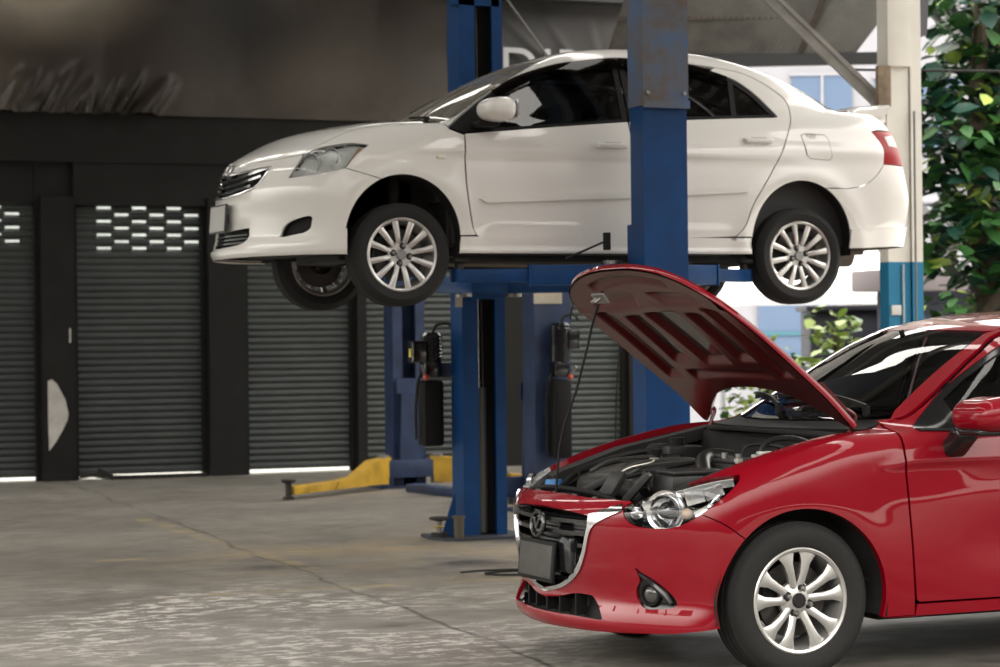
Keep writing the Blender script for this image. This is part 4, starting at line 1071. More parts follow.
def floor_material():
    m, t, b, L = nodes_mat('worn concrete floor')
    tc = N(t, 'ShaderNodeTexCoord'); P = tc.outputs['Object']
    def noise(s, d=6, st=None, rough=.55):
        n = N(t, 'ShaderNodeTexNoise', Scale=s, Detail=d, Roughness=rough)
        if st:
            mp = N(t, 'ShaderNodeMapping'); mp.inputs['Scale'].default_value = st; L(P, mp.inputs['Vector']); L(mp.outputs[0], n.inputs['Vector'])
        else: L(P, n.inputs['Vector'])
        return n.outputs['Fac']
    def math(op, a, bb=None):
        n = t.nodes.new('ShaderNodeMath'); n.operation = op; n.use_clamp = True
        for i, v in enumerate((a, bb)):
            if v is None: continue
            if isinstance(v, (int, float)): n.inputs[i].default_value = v
            else: L(v, n.inputs[i])
        return n.outputs[0]
    def spot(cx, cy, rx, ry):
        mp = N(t, 'ShaderNodeMapping'); mp.vector_type = 'TEXTURE'; mp.inputs['Location'].default_value = (cx, cy, 0); mp.inputs['Scale'].default_value = (rx, ry, 1)
        g = N(t, 'ShaderNodeTexGradient'); g.gradient_type = 'QUADRATIC_SPHERE'; L(P, mp.inputs['Vector']); L(mp.outputs[0], g.inputs['Vector'])
        return g.outputs['Fac']
    r1 = ramp(t, .32, .70, (.155,.142,.122,1), (.285,.262,.225,1)); L(noise(.55, 8), r1.inputs['Fac'])
    r2 = ramp(t, .35, .65, (.72,.72,.72,1), (1.12,1.12,1.12,1)); L(noise(5, 8, (1,1.6,1)), r2.inputs['Fac'])
    mul = t.nodes.new('ShaderNodeMix'); mul.data_type = 'RGBA'; mul.blend_type = 'MULTIPLY'; mul.inputs[0].default_value = 1
    L(r1.outputs[0], mul.inputs[6]); L(r2.outputs[0], mul.inputs[7]); col = mul.outputs[2]
    # warm ochre wash past the joint
    wash = math('MULTIPLY', spot(5.4, 13.6, 3.6, 3.4), ramp_out(t, L, noise(1.3, 6), .38, .62)); wash = math('MULTIPLY', wash, 1.3)
    col = mixc(t, L, wash, col, (.34,.265,.165,1))
    # flaking pale coat in the foreground
    fl = ramp_out(t, L, noise(7, 10, (1,1.5,1), .72), .50, .56); fl2 = ramp_out(t, L, noise(1.1, 4), .40, .52)
    pale = math('MULTIPLY', math('MULTIPLY', fl, fl2), math('MULTIPLY', spot(3.1, 10.5, 2.3, 3.0), 2.6))
    col = mixc(t, L, pale, col, (.66,.63,.58,1))
    gr = math('MULTIPLY', spot(2.9, 10.2, 2.6, 3.4), .55); col = mixc(t, L, gr, col, (.30,.29,.275,1))
    # oil and dark stains, and the red car's shadow painted as broad dark patches
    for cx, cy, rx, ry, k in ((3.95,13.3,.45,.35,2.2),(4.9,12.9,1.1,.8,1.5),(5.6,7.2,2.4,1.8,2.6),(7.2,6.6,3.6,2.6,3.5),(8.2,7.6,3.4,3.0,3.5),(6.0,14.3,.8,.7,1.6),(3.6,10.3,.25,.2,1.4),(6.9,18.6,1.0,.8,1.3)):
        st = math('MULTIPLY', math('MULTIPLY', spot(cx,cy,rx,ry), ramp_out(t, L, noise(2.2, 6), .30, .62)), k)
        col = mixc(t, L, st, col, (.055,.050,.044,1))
    # ochre line remnants
    for cx, cy, rx, ry in ((4.6,14.2,1.6,.06),(4.05,15.2,.07,2.2),(4.45,12.0,1.6,.05)):
        mp = N(t, 'ShaderNodeMapping'); mp.vector_type = 'TEXTURE'; mp.inputs['Location'].default_value = (cx,cy,0); mp.inputs['Scale'].default_value = (rx,ry,1); L(P, mp.inputs['Vector'])
        sx = N(t, 'ShaderNodeSeparateXYZ'); L(mp.outputs[0], sx.inputs[0])
        ax = math('LESS_THAN', abs_(t, L, sx.outputs[0]), 1.0); ay = math('LESS_THAN', abs_(t, L, sx.outputs[1]), 1.0)
        ln = math('MULTIPLY', math('MULTIPLY', ax, ay), math('MULTIPLY', ramp_out(t, L, noise(3.5, 6), .42, .60), .6))
        col = mixc(t, L, ln, col, (.40,.30,.14,1))
    # crack / slab joint running from the back to the front
    sx = N(t, 'ShaderNodeSeparateXYZ'); L(P, sx.inputs[0])
    w1 = N(t, 'ShaderNodeTexNoise', Scale=.9, Detail=6); L(P, w1.inputs['Vector'])
    xx = t.nodes.new('ShaderNodeMath'); xx.operation = 'MULTIPLY_ADD'; L(sx.outputs[1], xx.inputs[0]); xx.inputs[1].default_value = -.052; L(sx.outputs[0], xx.inputs[2])
    x2 = t.nodes.new('ShaderNodeMath'); x2.operation = 'MULTIPLY_ADD'; L(w1.outputs['Fac'], x2.inputs[0]); x2.inputs[1].default_value = .30; L(xx.outputs[0], x2.inputs[2])
    x3 = t.nodes.new('ShaderNodeMath'); x3.operation = 'SUBTRACT'; L(x2.outputs[0], x3.inputs[0]); x3.inputs[1].default_value = 3.45
    cr = math('SUBTRACT', 1.0, math('MULTIPLY', abs_(t, L, x3.outputs[0]), 38.0))
    cr = math('MULTIPLY', cr, math('ADD', ramp_out(t, L, noise(2.0, 4), .38, .58), .35))
    col = mixc(t, L, cr, col, (.06,.055,.048,1))
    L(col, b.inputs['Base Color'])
    rr = ramp(t, .3, .7, (.42,.42,.42,1), (.75,.75,.75,1)); L(noise(2.5, 6), rr.inputs['Fac']); L(rr.outputs[0], b.inputs['Roughness'])
    bp = N(t, 'ShaderNodeBump', Strength=.25, Distance=.01); L(noise(22, 8), bp.inputs['Height']); L(bp.outputs[0], b.inputs['Normal'])
    return m
def ramp_out(t, L, src, a, c):
    r = ramp(t, a, c); L(src, r.inputs['Fac']); return r.outputs[0]
def abs_(t, L, src):
    n = t.nodes.new('ShaderNodeMath'); n.operation = 'ABSOLUTE'; L(src, n.inputs[0]); return n.outputs[0]
def blotch_material(name, c0, c1, c2, scale, rough, bump=.1):
    m, t, b, L = nodes_mat(name)
    tc = N(t, 'ShaderNodeTexCoord'); n = N(t, 'ShaderNodeTexNoise', Scale=scale, Detail=7, Roughness=.6); L(tc.outputs['Object'], n.inputs['Vector'])
    r = ramp(t, .3, .72, (*c0,1), (*c2,1)); e = r.color_ramp.elements.new(.5); e.color = (*c1,1); L(n.outputs['Fac'], r.inputs['Fac']); L(r.outputs[0], b.inputs['Base Color'])
    n2 = N(t, 'ShaderNodeTexNoise', Scale=scale*9, Detail=5); L(tc.outputs['Object'], n2.inputs['Vector'])
    bp = N(t, 'ShaderNodeBump', Strength=bump, Distance=.01); L(n2.outputs['Fac'], bp.inputs['Height']); L(bp.outputs[0], b.inputs['Normal'])
    sock(b, 'Roughness', rough)
    return m
def st(o): o['kind'] = 'structure'; return o

BLUE = mat('lift blue', (.0015,.042,.15), .45, 0, .0, spec=.25, var=.18, scale=5, rvar=.1)
BLUED = mat('old lift blue', (.022,.042,.105), .5, 0, 0, var=.3, scale=7)
YEL = mat('lift yellow', (.55,.33,.03), .5, var=.25, scale=6)
PADB = mat('pad rubber', (.02,.018,.016), .8)
WALLB = mat('black painted wall', (.013,.0125,.0115), .7, spec=.3, var=.25, scale=3, bump=.1, bscale=30)
SHUT = mat('shutter steel', (.058,.067,.065), .5, .2, var=.12, scale=3)
TARP = blotch_material('black tarpaulin', (.018,.013,.010), (.055,.043,.034), (.16,.138,.112), .38, .55, .25)
RUSTB = blotch_material('rusty blue steel', (.095,.068,.050), (.085,.100,.135), (.050,.11,.24), 7.0, .6, .2)
PAPER = mat('aged paper', (.52,.47,.38), .8, var=.12, scale=12)
GALV = mat('galvanised steel', (.32,.31,.29), .5, .4, var=.15, scale=8)

def tarp_mat():
    m = TARP; t = m.node_tree; b = t.nodes['Principled BSDF']; L = t.links.new
    src = b.inputs['Base Color'].links[0].from_socket
    tc = N(t, 'ShaderNodeTexCoord'); col = src
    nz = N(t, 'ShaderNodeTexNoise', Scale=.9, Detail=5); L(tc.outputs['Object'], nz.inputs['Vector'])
    # reflected sheen painted pale and brownish into the colour, darker stretch between
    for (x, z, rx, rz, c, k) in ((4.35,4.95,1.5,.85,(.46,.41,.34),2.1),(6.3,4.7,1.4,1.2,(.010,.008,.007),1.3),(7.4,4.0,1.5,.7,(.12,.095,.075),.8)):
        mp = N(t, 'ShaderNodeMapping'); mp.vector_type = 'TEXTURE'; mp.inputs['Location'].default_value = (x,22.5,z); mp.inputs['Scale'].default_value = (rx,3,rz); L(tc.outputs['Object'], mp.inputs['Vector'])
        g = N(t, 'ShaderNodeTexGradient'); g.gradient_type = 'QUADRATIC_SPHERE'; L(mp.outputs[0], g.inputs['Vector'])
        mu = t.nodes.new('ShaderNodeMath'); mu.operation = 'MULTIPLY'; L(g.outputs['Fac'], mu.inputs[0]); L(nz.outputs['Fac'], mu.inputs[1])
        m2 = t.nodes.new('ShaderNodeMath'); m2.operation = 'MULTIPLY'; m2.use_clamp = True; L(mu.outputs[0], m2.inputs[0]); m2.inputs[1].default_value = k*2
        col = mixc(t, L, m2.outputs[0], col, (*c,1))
    L(col, b.inputs['Base Color']); sock(b, 'Roughness', .42)
    return m
def build_place():
    Y = 22.66
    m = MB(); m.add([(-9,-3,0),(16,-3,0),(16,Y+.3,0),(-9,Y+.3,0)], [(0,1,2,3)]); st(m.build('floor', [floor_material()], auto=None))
    m = MB(); m.add([(-30,Y+.3,-.02),(45,Y+.3,-.02),(45,60,-.02),(-30,60,-.02)], [(0,1,2,3)]); m.add([(16,-20,-.02),(45,-20,-.02),(45,Y+.3,-.02),(16,Y+.3,-.02)], [(0,1,2,3)]); st(m.build('ground', [mat('pale yard concrete',(.62,.61,.58),.8,var=.12,scale=1.5)], auto=None))
    # back wall: header, fascia steps, pillars
    m = MB()
    m.box2((-9,Y,2.74),(10.9,Y+.25,3.62)); m.box2((-9,Y-.08,3.14),(10.9,Y,3.62)); m.box2((4.61,Y-.06,2.72),(10.9,Y,3.16))
    m.box2((-9,Y+.02,3.62),(10.9,Y+.25,6.2)); st(m.build('wall_back', [WALLB], auto=None))
    for i,(a,c) in enumerate(((.9,1.2),(4.28,4.60),(5.96,6.34),(7.53,7.61),(9.13,9.40),(10.62,10.9))):
        m = MB(); m.box2((a,Y-.10,0),(c,Y+.2,2.8)); m.box2((a-.005,Y-.11,0),(c+.005,Y-.02,.06)); st(m.build('pillar_%d' % (i+1), [WALLB], auto=None))
    # roller shutters: curved slats with a row of light slots near the top
    bays = ((1.2,4.28,3.14,True),(4.60,5.96,2.74,True),(6.34,7.53,2.74,True),(7.61,9.13,2.74,False),(9.40,10.62,2.74,False))
    for i,(x0,x1,top,slots) in enumerate(bays):
        m = MB(); pitch = .067; z = .05; y0 = Y+.05; k = 0
        sx0 = x0+.26; cell = .178
        slot_z0 = 2.23 if i else 2.34
        while z < top:
            prof = [(0,z),(-.014,z+.012),(-.018,z+pitch*.45),(-.010,z+pitch*.80),(.004,z+pitch*.92),(.004,z+pitch)]
            row = int(round((z-slot_z0)/pitch)) if slots else -1
            cuts = []
            if slots and 0 <= row <= 6:
                x = (sx0 if row % 2 == 0 else sx0+cell*1.0)
                while x+.14 < x1-.03:
                    cuts.append((x, x+.14)); x += cell*2
            edges = [x0]+[v for c_ in cuts for v in c_]+[x1]
            for j in range(0, len(edges), 2):
                a, bq = edges[j], edges[j+1]
                vs = [(a,y0+p[0],p[1]) for p in prof]+[(bq,y0+p[0],p[1]) for p in prof]; n = len(prof)
                m.add(vs, [(q,q+1,n+q+1,n+q) for q in range(n-1)], 0, True)
            for (a,bq) in cuts:
                m.add([(a,y0-.016,z),(bq,y0-.016,z),(bq,y0-.016,z+.022),(a,y0-.016,z+.022)],[(0,1,2,3)]); m.add([(a,y0-.014,z+.047),(bq,y0-.014,z+.047),(bq,y0,z+pitch),(a,y0,z+pitch)],[(0,1,2,3)])
            z += pitch
        m.box2((x0,y0-.02,.042),(x1,y0+.02,.085))
        o = st(m.build('door_%d' % (i+1), [SHUT], auto=None))
        m = MB(); m.box2((x0-.005,y0-.06,0),(x0+.05,y0+.03,top)); m.box2((x1-.05,y0-.06,0),(x1+.005,y0+.03,top)); g = m.build('guide_rail', [WALLB], o, auto=None)
    # tarpaulin hung over the wall above the header, gathered in folds along its foot
    def tarp(x0, x1, z0, z1, folds, name, label, seed):
        rnd = random.Random(seed); nx = int((x1-x0)/.035); nz = 44; vs = []
        for j in range(nz+1):
            for i in range(nx+1):
                x = x0+(x1-x0)*i/nx; t = j/nz; z = z0+(z1-z0)*t
                d = .03*sin(x*1.7+z*1.1)+.02*sin(x*3.1-z*2.3)
                for (fx,fw,fa,fs,fh) in folds:
                    s_ = (x-fx-fs*(z-z0)); e = math.exp(-(s_/fw)**2)*max(0,1-(z-z0)/fh)
                    d += fa*e*(1-min(1,abs(s_/fw)*.9))*1.3
                vs.append((x, Y-.10-abs(d), z))
        fs = [(j*(nx+1)+i, j*(nx+1)+i+1, (j+1)*(nx+1)+i+1, (j+1)*(nx+1)+i) for j in range(nz) for i in range(nx)]
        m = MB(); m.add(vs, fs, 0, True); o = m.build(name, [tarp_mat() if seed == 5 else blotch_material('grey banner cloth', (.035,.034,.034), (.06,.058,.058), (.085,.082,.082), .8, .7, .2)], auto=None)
        return tag(o, label, 'tarpaulin')
    rnd = random.Random(3)
    folds = [(3.5+.17*i+rnd.uniform(-.05,.05), rnd.uniform(.05,.10), rnd.uniform(.12,.24), rnd.uniform(.25,.9), rnd.uniform(.25,.55)*(1-.03*i)+.1) for i in range(12)]
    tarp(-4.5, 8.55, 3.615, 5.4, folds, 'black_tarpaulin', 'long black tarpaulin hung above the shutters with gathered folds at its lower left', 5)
    f2 = [(10.4+.02*i, .05+.02*i, .08, -1.6+.45*i, 1.25) for i in range(5)]
    b2 = tarp(8.56, 10.9, 3.66, 5.06, f2, 'banner_sheet', 'dark grey banner sheet with white letters behind the roof of the white car', 8)
    cu = bpy.data.curves.new('banner_lettering', 'FONT'); cu.body = 'DIR'; cu.size = .62; cu.extrude = .003; cu.space_character = 1.05
    tmp = bpy.data.objects.new('tmp_text', cu); COL.objects.link(tmp); me_ = bpy.data.meshes.new_from_object(tmp.evaluated_get(bpy.context.evaluated_depsgraph_get())); bpy.data.objects.remove(tmp)
    t_ = bpy.data.objects.new('banner_lettering', me_); COL.objects.link(t_); t_.rotation_euler = (pi/2,0,0); t_.location = (9.10,Y-.20,4.0); t_.parent = b2; me_.materials.clear(); me_.materials.append(mat('white letter print',(.55,.55,.56),.6))
    m = MB(); m.box2((8.3,Y-.35,4.93),(10.9,Y+.02,5.3)); st(m.build('trim_1', [mat('dark steel beam',(.03,.03,.03),.6)], auto=None))
    for x in (9.12,9.75):
        m = MB(); m.box2((x,Y-.37,5.0),(x+.07,Y-.34,5.12)); tag(m.build('beam_clip', [mat('pale clip',(.35,.37,.45),.6)], auto=None), 'small pale clip on the dark beam above the banner, %s' % ('beside the tall blue post' if x < 9.5 else 'near the rusty post'), 'clip', 'clips on the beam')
    m = MB(); m.box2((-12,28,0),(11,28.3,4.5)); st(m.build('wall_slot_dimmer', [mat('added wall render',(.46,.50,.49),.8,var=.2,scale=1)], auto=None))  # wall added behind the shutters to make their light slots less bright
    # torn poster scrap on the pillar
    m = MB(); pts = [(4.33,.985),(4.37,1.0),(4.42,.955),(4.50,.80),(4.53,.66),(4.52,.60),(4.47,.50),(4.40,.38),(4.335,.30),(4.33,.55)]
    m.prism(pts, (0,-.004,0), 0, (0,Y-.101,0), ((1,0,0),(0,0,1))); tag(m.build('torn_poster', [mat('torn white paper',(.62,.60,.56),.8,var=.15,scale=9)], auto=None), 'torn white half-round poster scrap low on the black pillar', 'poster')
    m = MB(); m.box2((4.545,Y-.104,1.36),(4.562,Y-.10,1.50)); tag(m.build('paper_scrap', [mat('torn white paper',(.62,.60,.56),.8)], auto=None), 'tiny white paper scrap higher up on the pillar than the torn poster', 'scrap')
    m = MB(); m.tube(crom([(4.62,22.50,.04),(4.75,22.48,.055),(4.9,22.50,.03),(5.2,22.52,.02),(5.9,22.53,.02)],6), .022, 8, 0); m.bar((4.80,22.5,.10),(4.95,22.46,.02),.05,.05,0); tag(m.build('black_hose', [PADB]), 'black hose lying along the foot of the slotted shutter', 'hose')
    # roof over the bay: corrugated sheets between open skylight strips, purlins, beams
    CE = mat('roof sheet', (.10,.10,.10), .55, .2, var=.2, scale=2)
    xs = [(-7,-2.3),(-1.85,2.3),(2.75,6.4),(6.8,9.6)]
    m = MB()
    for a,c in xs:
        n = int((c-a)/.12); vs = []; 
        for i in range(n+1):
            x = a+(c-a)*i/n; z = 5.62+(.02 if i % 2 else -.02)
            vs += [(x,2.2,z),(x,Y+.2,z)]
        m.add(vs, [(2*i,2*i+1,2*i+3,2*i+2) for i in range(n)])
    st(m.build('ceiling', [CE], auto=None))
    for k in range(7):
        y = 3.0+k*3.1; m = MB(); m.box2((-7,y-.06,5.36),(9.6,y+.06,5.58)); m.box2((-7,y-.1,5.34),(9.6,y+.1,5.36)); st(m.build('beam_%d' % (k+1), [GALV], auto=None))
    # painted steel pillar on the right, its cladding and the brace
    PW = mat('cream pillar paint', (.66,.635,.58), .5, var=.08, scale=3); PT = mat('teal pillar paint', (.0,.155,.30), .45, var=.1, scale=3)
    px, py = 8.895, 14.28
    m = MB(); m.box2((px-.145,py-.06,0),(px+.038,py+.06,1.87),1); m.box2((px-.145,py-.06,1.87),(px+.038,py+.06,5.4),0); m.box2((px+.046,py-.075,0),(px+.135,py+.08,1.87),1); m.box2((px+.046,py-.075,1.87),(px+.135,py+.08,5.4),0)
    m.box2((px+.02,py-.03,0),(px+.06,py+.05,5.4),2)
    st(m.build('pillar_7', [PW, PT, mat('pillar shadow gap',(.12,.12,.12),.7)], auto=None))
    m = MB(); m.box2((px-.155,py-.10,3.27),(px+.035,py-.055,5.4),0,.008); tag(m.build('pillar_casing', [PW]), 'cream casing boxed round the upper part of the teal and cream pillar', 'casing')
    m = MB(); m.box2((px-.235,py-.10,2.98),(px-.13,py-.06,3.27),0,.004); tag(m.build('wooden_block', [mat('weathered timber',(.20,.15,.10),.8,var=.3,scale=12)]), 'weathered wooden block fixed on the pillar above the boot spoiler', 'block')
    m = MB(); m.tube([(px+.048,py-.115,.9),(px+.048,py-.115,2.6),(px+.052,py-.11,2.95)], .008, 8, 0); m.tube([(px-.03,py-.07,1.35),(px-.03,py-.07,1.85)], .010, 8, 1); tag(m.build('conduit', [mat('grey conduit',(.16,.16,.16),.5), mat('pale conduit',(.35,.45,.5),.5)]), 'thin conduit running down the face of the teal and cream pillar', 'conduit')
    m = MB(); m.box2((px-.13,py-.075,1.49),(px-.05,py-.06,1.56),0,.002); tag(m.build('socket_plate', [mat('switch plate',(.6,.6,.58),.5)]), 'small pale switch plate on the teal foot of the pillar', 'switch')
    m = MB(); m.bar((8.74,14.27,2.99),(7.72,14.66,4.06),.05,.085,0); m.bar((8.74,14.235,3.03),(7.72,14.625,4.10),.012,.03,0); tag(m.build('diagonal_brace', [GALV]), 'grey steel brace sloping down to the pillar above the white car', 'brace')
    m = MB(); m.prism([(.03,0),(.085,.02),(.10,.25),(.13,.6),(.02,.6),(-.01,.3)], (0,.03,0), 0, (9.06,14.3,3.50), ((1,0,0),(0,0,1))); tag(m.build('hanging_cloth', [mat('grey cloth',(.10,.095,.11),.9)]), 'grey rag hanging beside the top of the cream pillar', 'cloth')
# ------------------------------------------------------------------ two-post lifts
def channel(m, x, y, w, d, z0, z1, face, t=.03, lip=.055, mi=0, lip2=None):
    """C section, opening towards face (+1: +y, -1: -y)"""
    l2 = lip if lip2 is None else lip2
    yb = y - face*d/2; yf = y + face*d/2; a = x-w/2; c = x+w/2
    pr = [(a,yb),(c,yb),(c,yf),(c-l2,yf),(c-l2,yf-face*t),(c-t,yf-face*t),(c-t,yb+face*t),(a+t,yb+face*t),(a+t,yf-face*t),(a+lip,yf-face*t),(a+lip,yf),(a,yf)]
    n = len(pr); vs = [(p[0],p[1],z0) for p in pr]+[(p[0],p[1],z1) for p in pr]
    fs = [(i,(i+1)%n,n+(i+1)%n,n+i) for i in range(n)]
    for b in (0,n): fs += [(b+0,b+1,b+6,b+7),(b+1,b+2,b+5,b+6),(b+2,b+3,b+4,b+5),(b+0,b+7,b+8,b+11),(b+8,b+9,b+10,b+11)]
    m.add(vs, fs, mi)
def pad(parent, x, y, z0, z1, base=.07, mats=None):
    m = MB(); m.cyl((x,y,z0),(x,y,z0+.03),base,16,0); m.cyl((x,y,z0+.03),(x,y,z1-.025),.028,14,0); m.lathe([(0,z1),(.055,z1),(.062,z1-.008),(.062,z1-.02),(.05,z1-.028),(0,z1-.028)],18,1,Matrix.Translation((x,y,0)))
    return m.build('lift_pad', [mat('dark pad screw',(.05,.045,.04),.5,.5), PADB], parent)
def arm(parent, p, q, z, h=.10, w0=.15, w1=.10, mat_=None, tip=True, zt=None, split=.55, padtop=None):
    p = Vector((p[0],p[1],z)); q = Vector((q[0],q[1],z)); mid = p+(q-p)*split
    m = MB(); m.bar(p, mid, w0, h, 0, bev=.008); m.bar(mid-(q-p)*.12, q, w1, h*.66, 0, bev=.006); m.bar(mid-(q-p)*.02, mid+(q-p)*.0, w0+.012, h+.012, 0)
    m.cyl(p+Vector((0,0,-h*.7)), p+Vector((0,0,h*.7)), w0*.42, 18, 1)
    m.cyl(q+Vector((0,0,-h*.33)), q+Vector((0,0,h*.33)), w1*.6, 16, 0)
    o = m.build('lift_arm', [mat_, STEEL], parent)
    pad(o, q.x, q.y, z-h*.2, padtop if padtop else z+.10, .045)
    return o
def power_unit(parent, x, y, ztop, zbot, side):
    """electric motor over a tall oil tank"""
    m = MB(); w = .15
    zt = zbot+(ztop-zbot)*.58
    m.box((x,y,(zbot+zt)/2),(w,.15,zt-zbot),0,None,.03)
    o = m.build('oil_tank', [BLACKP], parent)
    m = MB(); m.box((x,y,(zt+.08)),(w*.8,.13,.12),0,None,.01); m.lathe([(0,ztop),(.06,ztop),(.075,ztop-.02),(.075,zt+.14),(.06,zt+.12)],20,0,Matrix.Translation((x+.01,y,0))); m.box((x+side*.10,y-.01,ztop-.13),(.10,.12,.15),0,None,.012)
    for k in range(6): m.lathe([(.075,ztop-.04-k*.024),(.080,ztop-.045-k*.024),(.075,ztop-.05-k*.024)],20,0,Matrix.Translation((x+.01,y,0)))
    mo = m.build('pump_motor', [BLACKG], parent)
    m = MB(); m.box((x+side*.152,y-.02,ztop-.14),(.008,.05,.06),0,None,.002); m.build('warning_label', [mat('yellow label',(.6,.55,.08),.6)], mo)
    m = MB(); m.cyl((x+side*.06,y-.06,zt+.03),(x+side*.10,y-.10,zt+.10),.012,10,0); m.sphere((x+side*.06,y-.075,zt+.02),.022,1); m.build('release_lever', [STEEL, mat('red knob',(.55,.09,.05),.4)], mo)
    m = MB(); m.tube(crom([(x+.02,y,ztop),(x+.05,y,ztop+.05),(x+.13,y,ztop+.06),(x+.18,y+.03,ztop+.02)],8),.010,8,0); m.build('power_cable', [RUBBER], mo)
    m = MB(); m.tube(crom([(x-.06,y,zt+.06),(x-.10,y-.02,zt-.02),(x-.11,y,zt-.2),(x-.10,y+.02,zbot+.05)],8),.010,8,0); m.build('oil_hose', [RUBBER], mo)
    return o
def build_lifts():
    # ---- the lift that carries the white car
    L = empty('car_lift', (5.72,13.18,0), 0, 'blue two-post lift holding up the white saloon car', 'lift')
    off = Vector((5.72,13.18,0))
    def fix(o):
        for p in o.data.vertices: p.co -= off
        return o
    made = []
    m = MB(); channel(m, 5.755, 11.80, .275, .17, .02, 2.67, 1, .03, .06); m.box2((5.50,11.66,0),(5.99,12.0,.02),0); nc = m.build('column', [BLUE], L, auto=None); made.append(nc)
    m = MB(); channel(m, 5.75, 11.79, .285, .20, 2.66, 4.6, 1, .03, .06); m.box2((5.605,11.675,2.645),(5.895,11.69,2.69)); made.append(m.build('column_extension', [RUSTB], nc, auto=None))
    for s_ in (-1,1):
        m = MB(); m.cyl((5.75+s_*.115,11.69,2.73),(5.75+s_*.115,11.68,2.73),.011,6); made.append(m.build('bolt', [STEEL], nc))
    m = MB(); channel(m, 5.76, 14.66, .315, .22, .02, 4.6, -1, .03, .115, 0, .075); fc = m.build('column', [BLUE], L, auto=None); made.append(fc)
    m = MB(); m.prism([(5.40,14.42),(5.36,14.60),(5.40,14.86),(6.05,14.86),(6.05,14.36),(5.46,14.36)], (0,0,.02), 0, (0,0,0), ((1,0,0),(0,1,0))); made.append(m.build('base_plate', [mat('dark base plate',(.03,.035,.045),.6)], fc, auto=None))
    m = MB(); m.prism([(5.46,0),(5.56,0),(5.56,.30)], (0,.02,0), 0, (0,14.60,.02), ((1,0,0),(0,0,1))); made.append(m.build('gusset', [BLUE], fc, auto=None))
    m = MB(); m.box2((5.635,14.70,.03),(5.885,14.735,4.5),0); made.append(m.build('column_dark_backing', [PADB], fc, auto=None))  # dark backing box added to blacken the inside of the open column
    m = MB(); m.cyl((5.765,14.66,.03),(5.765,14.66,1.02),.048,18,0); m.cyl((5.755,14.66,1.02),(5.755,14.66,1.72),.016,14,1); made.append(m.build('hydraulic_ram', [mat('ram barrel',(.075,.08,.075),.45), mat('polished rod',(.45,.45,.47),.2,.9)], fc))
    for dx in (-.045,.05):
        m = MB(); m.tube([(5.76+dx,14.69,.05),(5.725+dx,14.69,4.5)], .006, 6, 0); made.append(m.build('lift_cable', [STEEL], fc))
    m = MB(); m.box2((5.55,14.55,3.62),(5.90,14.6,3.70),0); made.append(m.build('cross_stay', [BLUE], fc, auto=None))
    # carriages and arms under the sills
    for (cy, face, nm) in ((11.97,1,'near'),(14.46,-1,'far')):
        m = MB(); m.box2((5.66,cy-.06,1.62),(5.84,cy+.06,2.0),0); m.box2((5.52,cy-.05+face*.05,1.655),(5.96,cy+.05+face*.05,1.775),0,.006); ca = m.build('carriage', [BLUE], L); made.append(ca)
        y2 = 12.30 if face > 0 else 13.74
        for (x0,x1) in ((5.56,4.72),(5.92,6.56)):
            zc = 1.715
            o = arm(ca, (x0,cy+face*.06), (x1,y2), zc, .115, .13, .085, BLUE, padtop=1.815); made += [o]+list(o.children)
    m = MB(); m.bar((5.22,11.92,1.80),(5.46,11.90,1.90),.012,.012,0); m.box((5.47,11.90,1.90),(.03,.04,.10),0); made.append(m.build('arm_lock_rod', [BLACKP], made[-1].parent.parent if False else nc))
    m = MB(); m.box2((5.555,14.546,1.57),(5.605,14.55,1.74),0); made.append(m.build('paper_tag', [PAPER], fc, auto=None))
    pu = power_unit(L, 5.47, 14.82, 1.40, .62, -1); made += [pu]+[o for o in L.children if o.name.startswith('pump_motor')]
    for o in [o for o in L.children if o.name.startswith('pump_motor')]: made += list(o.children)
    m = MB(); m.bar((5.42,14.90,1.14),(5.64,14.80,1.14),.02,.10,0); made.append(m.build('unit_bracket', [BLUED], L, auto=None))
    for o in set(made): fix(o)
    # spare pad on its bracket by the far post
    m = MB(); m.cyl((5.42,14.55,.02),(5.42,14.55,.05),.055,16,0); m.cyl((5.42,14.55,.05),(5.42,14.55,.13),.022,12,1); m.lathe([(0,.155),(.06,.155),(.068,.147),(.068,.138),(.03,.128)],18,0,Matrix.Translation((5.42,14.55,0)))
    m.tube([(5.42+.03*cos(a/4*pi),14.55+.03*sin(a/4*pi),.09) for a in range(8)],.008,8,2,closed=True)
    tag(m.build('loose_lift_pad', [PADB, STEEL, mat('brass collar',(.45,.36,.10),.4,.5)]), 'black screw pad standing on the base plate by the tall far blue post', 'lift pad')
    m = MB(); m.cyl((5.52,14.44,.02),(5.52,14.44,.15),.035,14,0); m.cyl((5.52,14.44,.15),(5.52,14.44,.165),.045,14,0); tag(m.build('steel_spacer', [mat('oily steel',(.10,.085,.06),.5,.5)]), 'short oily steel spacer tube beside the screw pad on the base plate', 'spacer')
    # ---- the empty lift at the back
    off2 = Vector((7.06,18.3,0)); off = off2
    L2 = empty('car_lift', tuple(off2), 0, 'older blue lift with lowered yellow arms, empty, in front of the shutters', 'lift')
    made = []
    m = MB(); channel(m, 7.11, 19.95, .31, .24, .02, 2.62, -1, .03, .09); m.box2((6.80,19.75,0),(7.32,20.15,.02)); c1 = m.build('column', [BLUED], L2, auto=None); made.append(c1)
    m = MB(); channel(m, 7.11, 16.62, .31, .24, .02, 2.62, 1, .03, .09); m.box2((6.80,16.45,0),(7.32,16.85,.02)); c2 = m.build('column', [BLUED], L2, auto=None); made.append(c2)
    m = MB(); m.box2((7.00,19.86,.70),(7.04,19.90,1.45),0); made.append(m.build('hydraulic_ram', [mat('brown ram',(.09,.06,.04),.5)], c1))
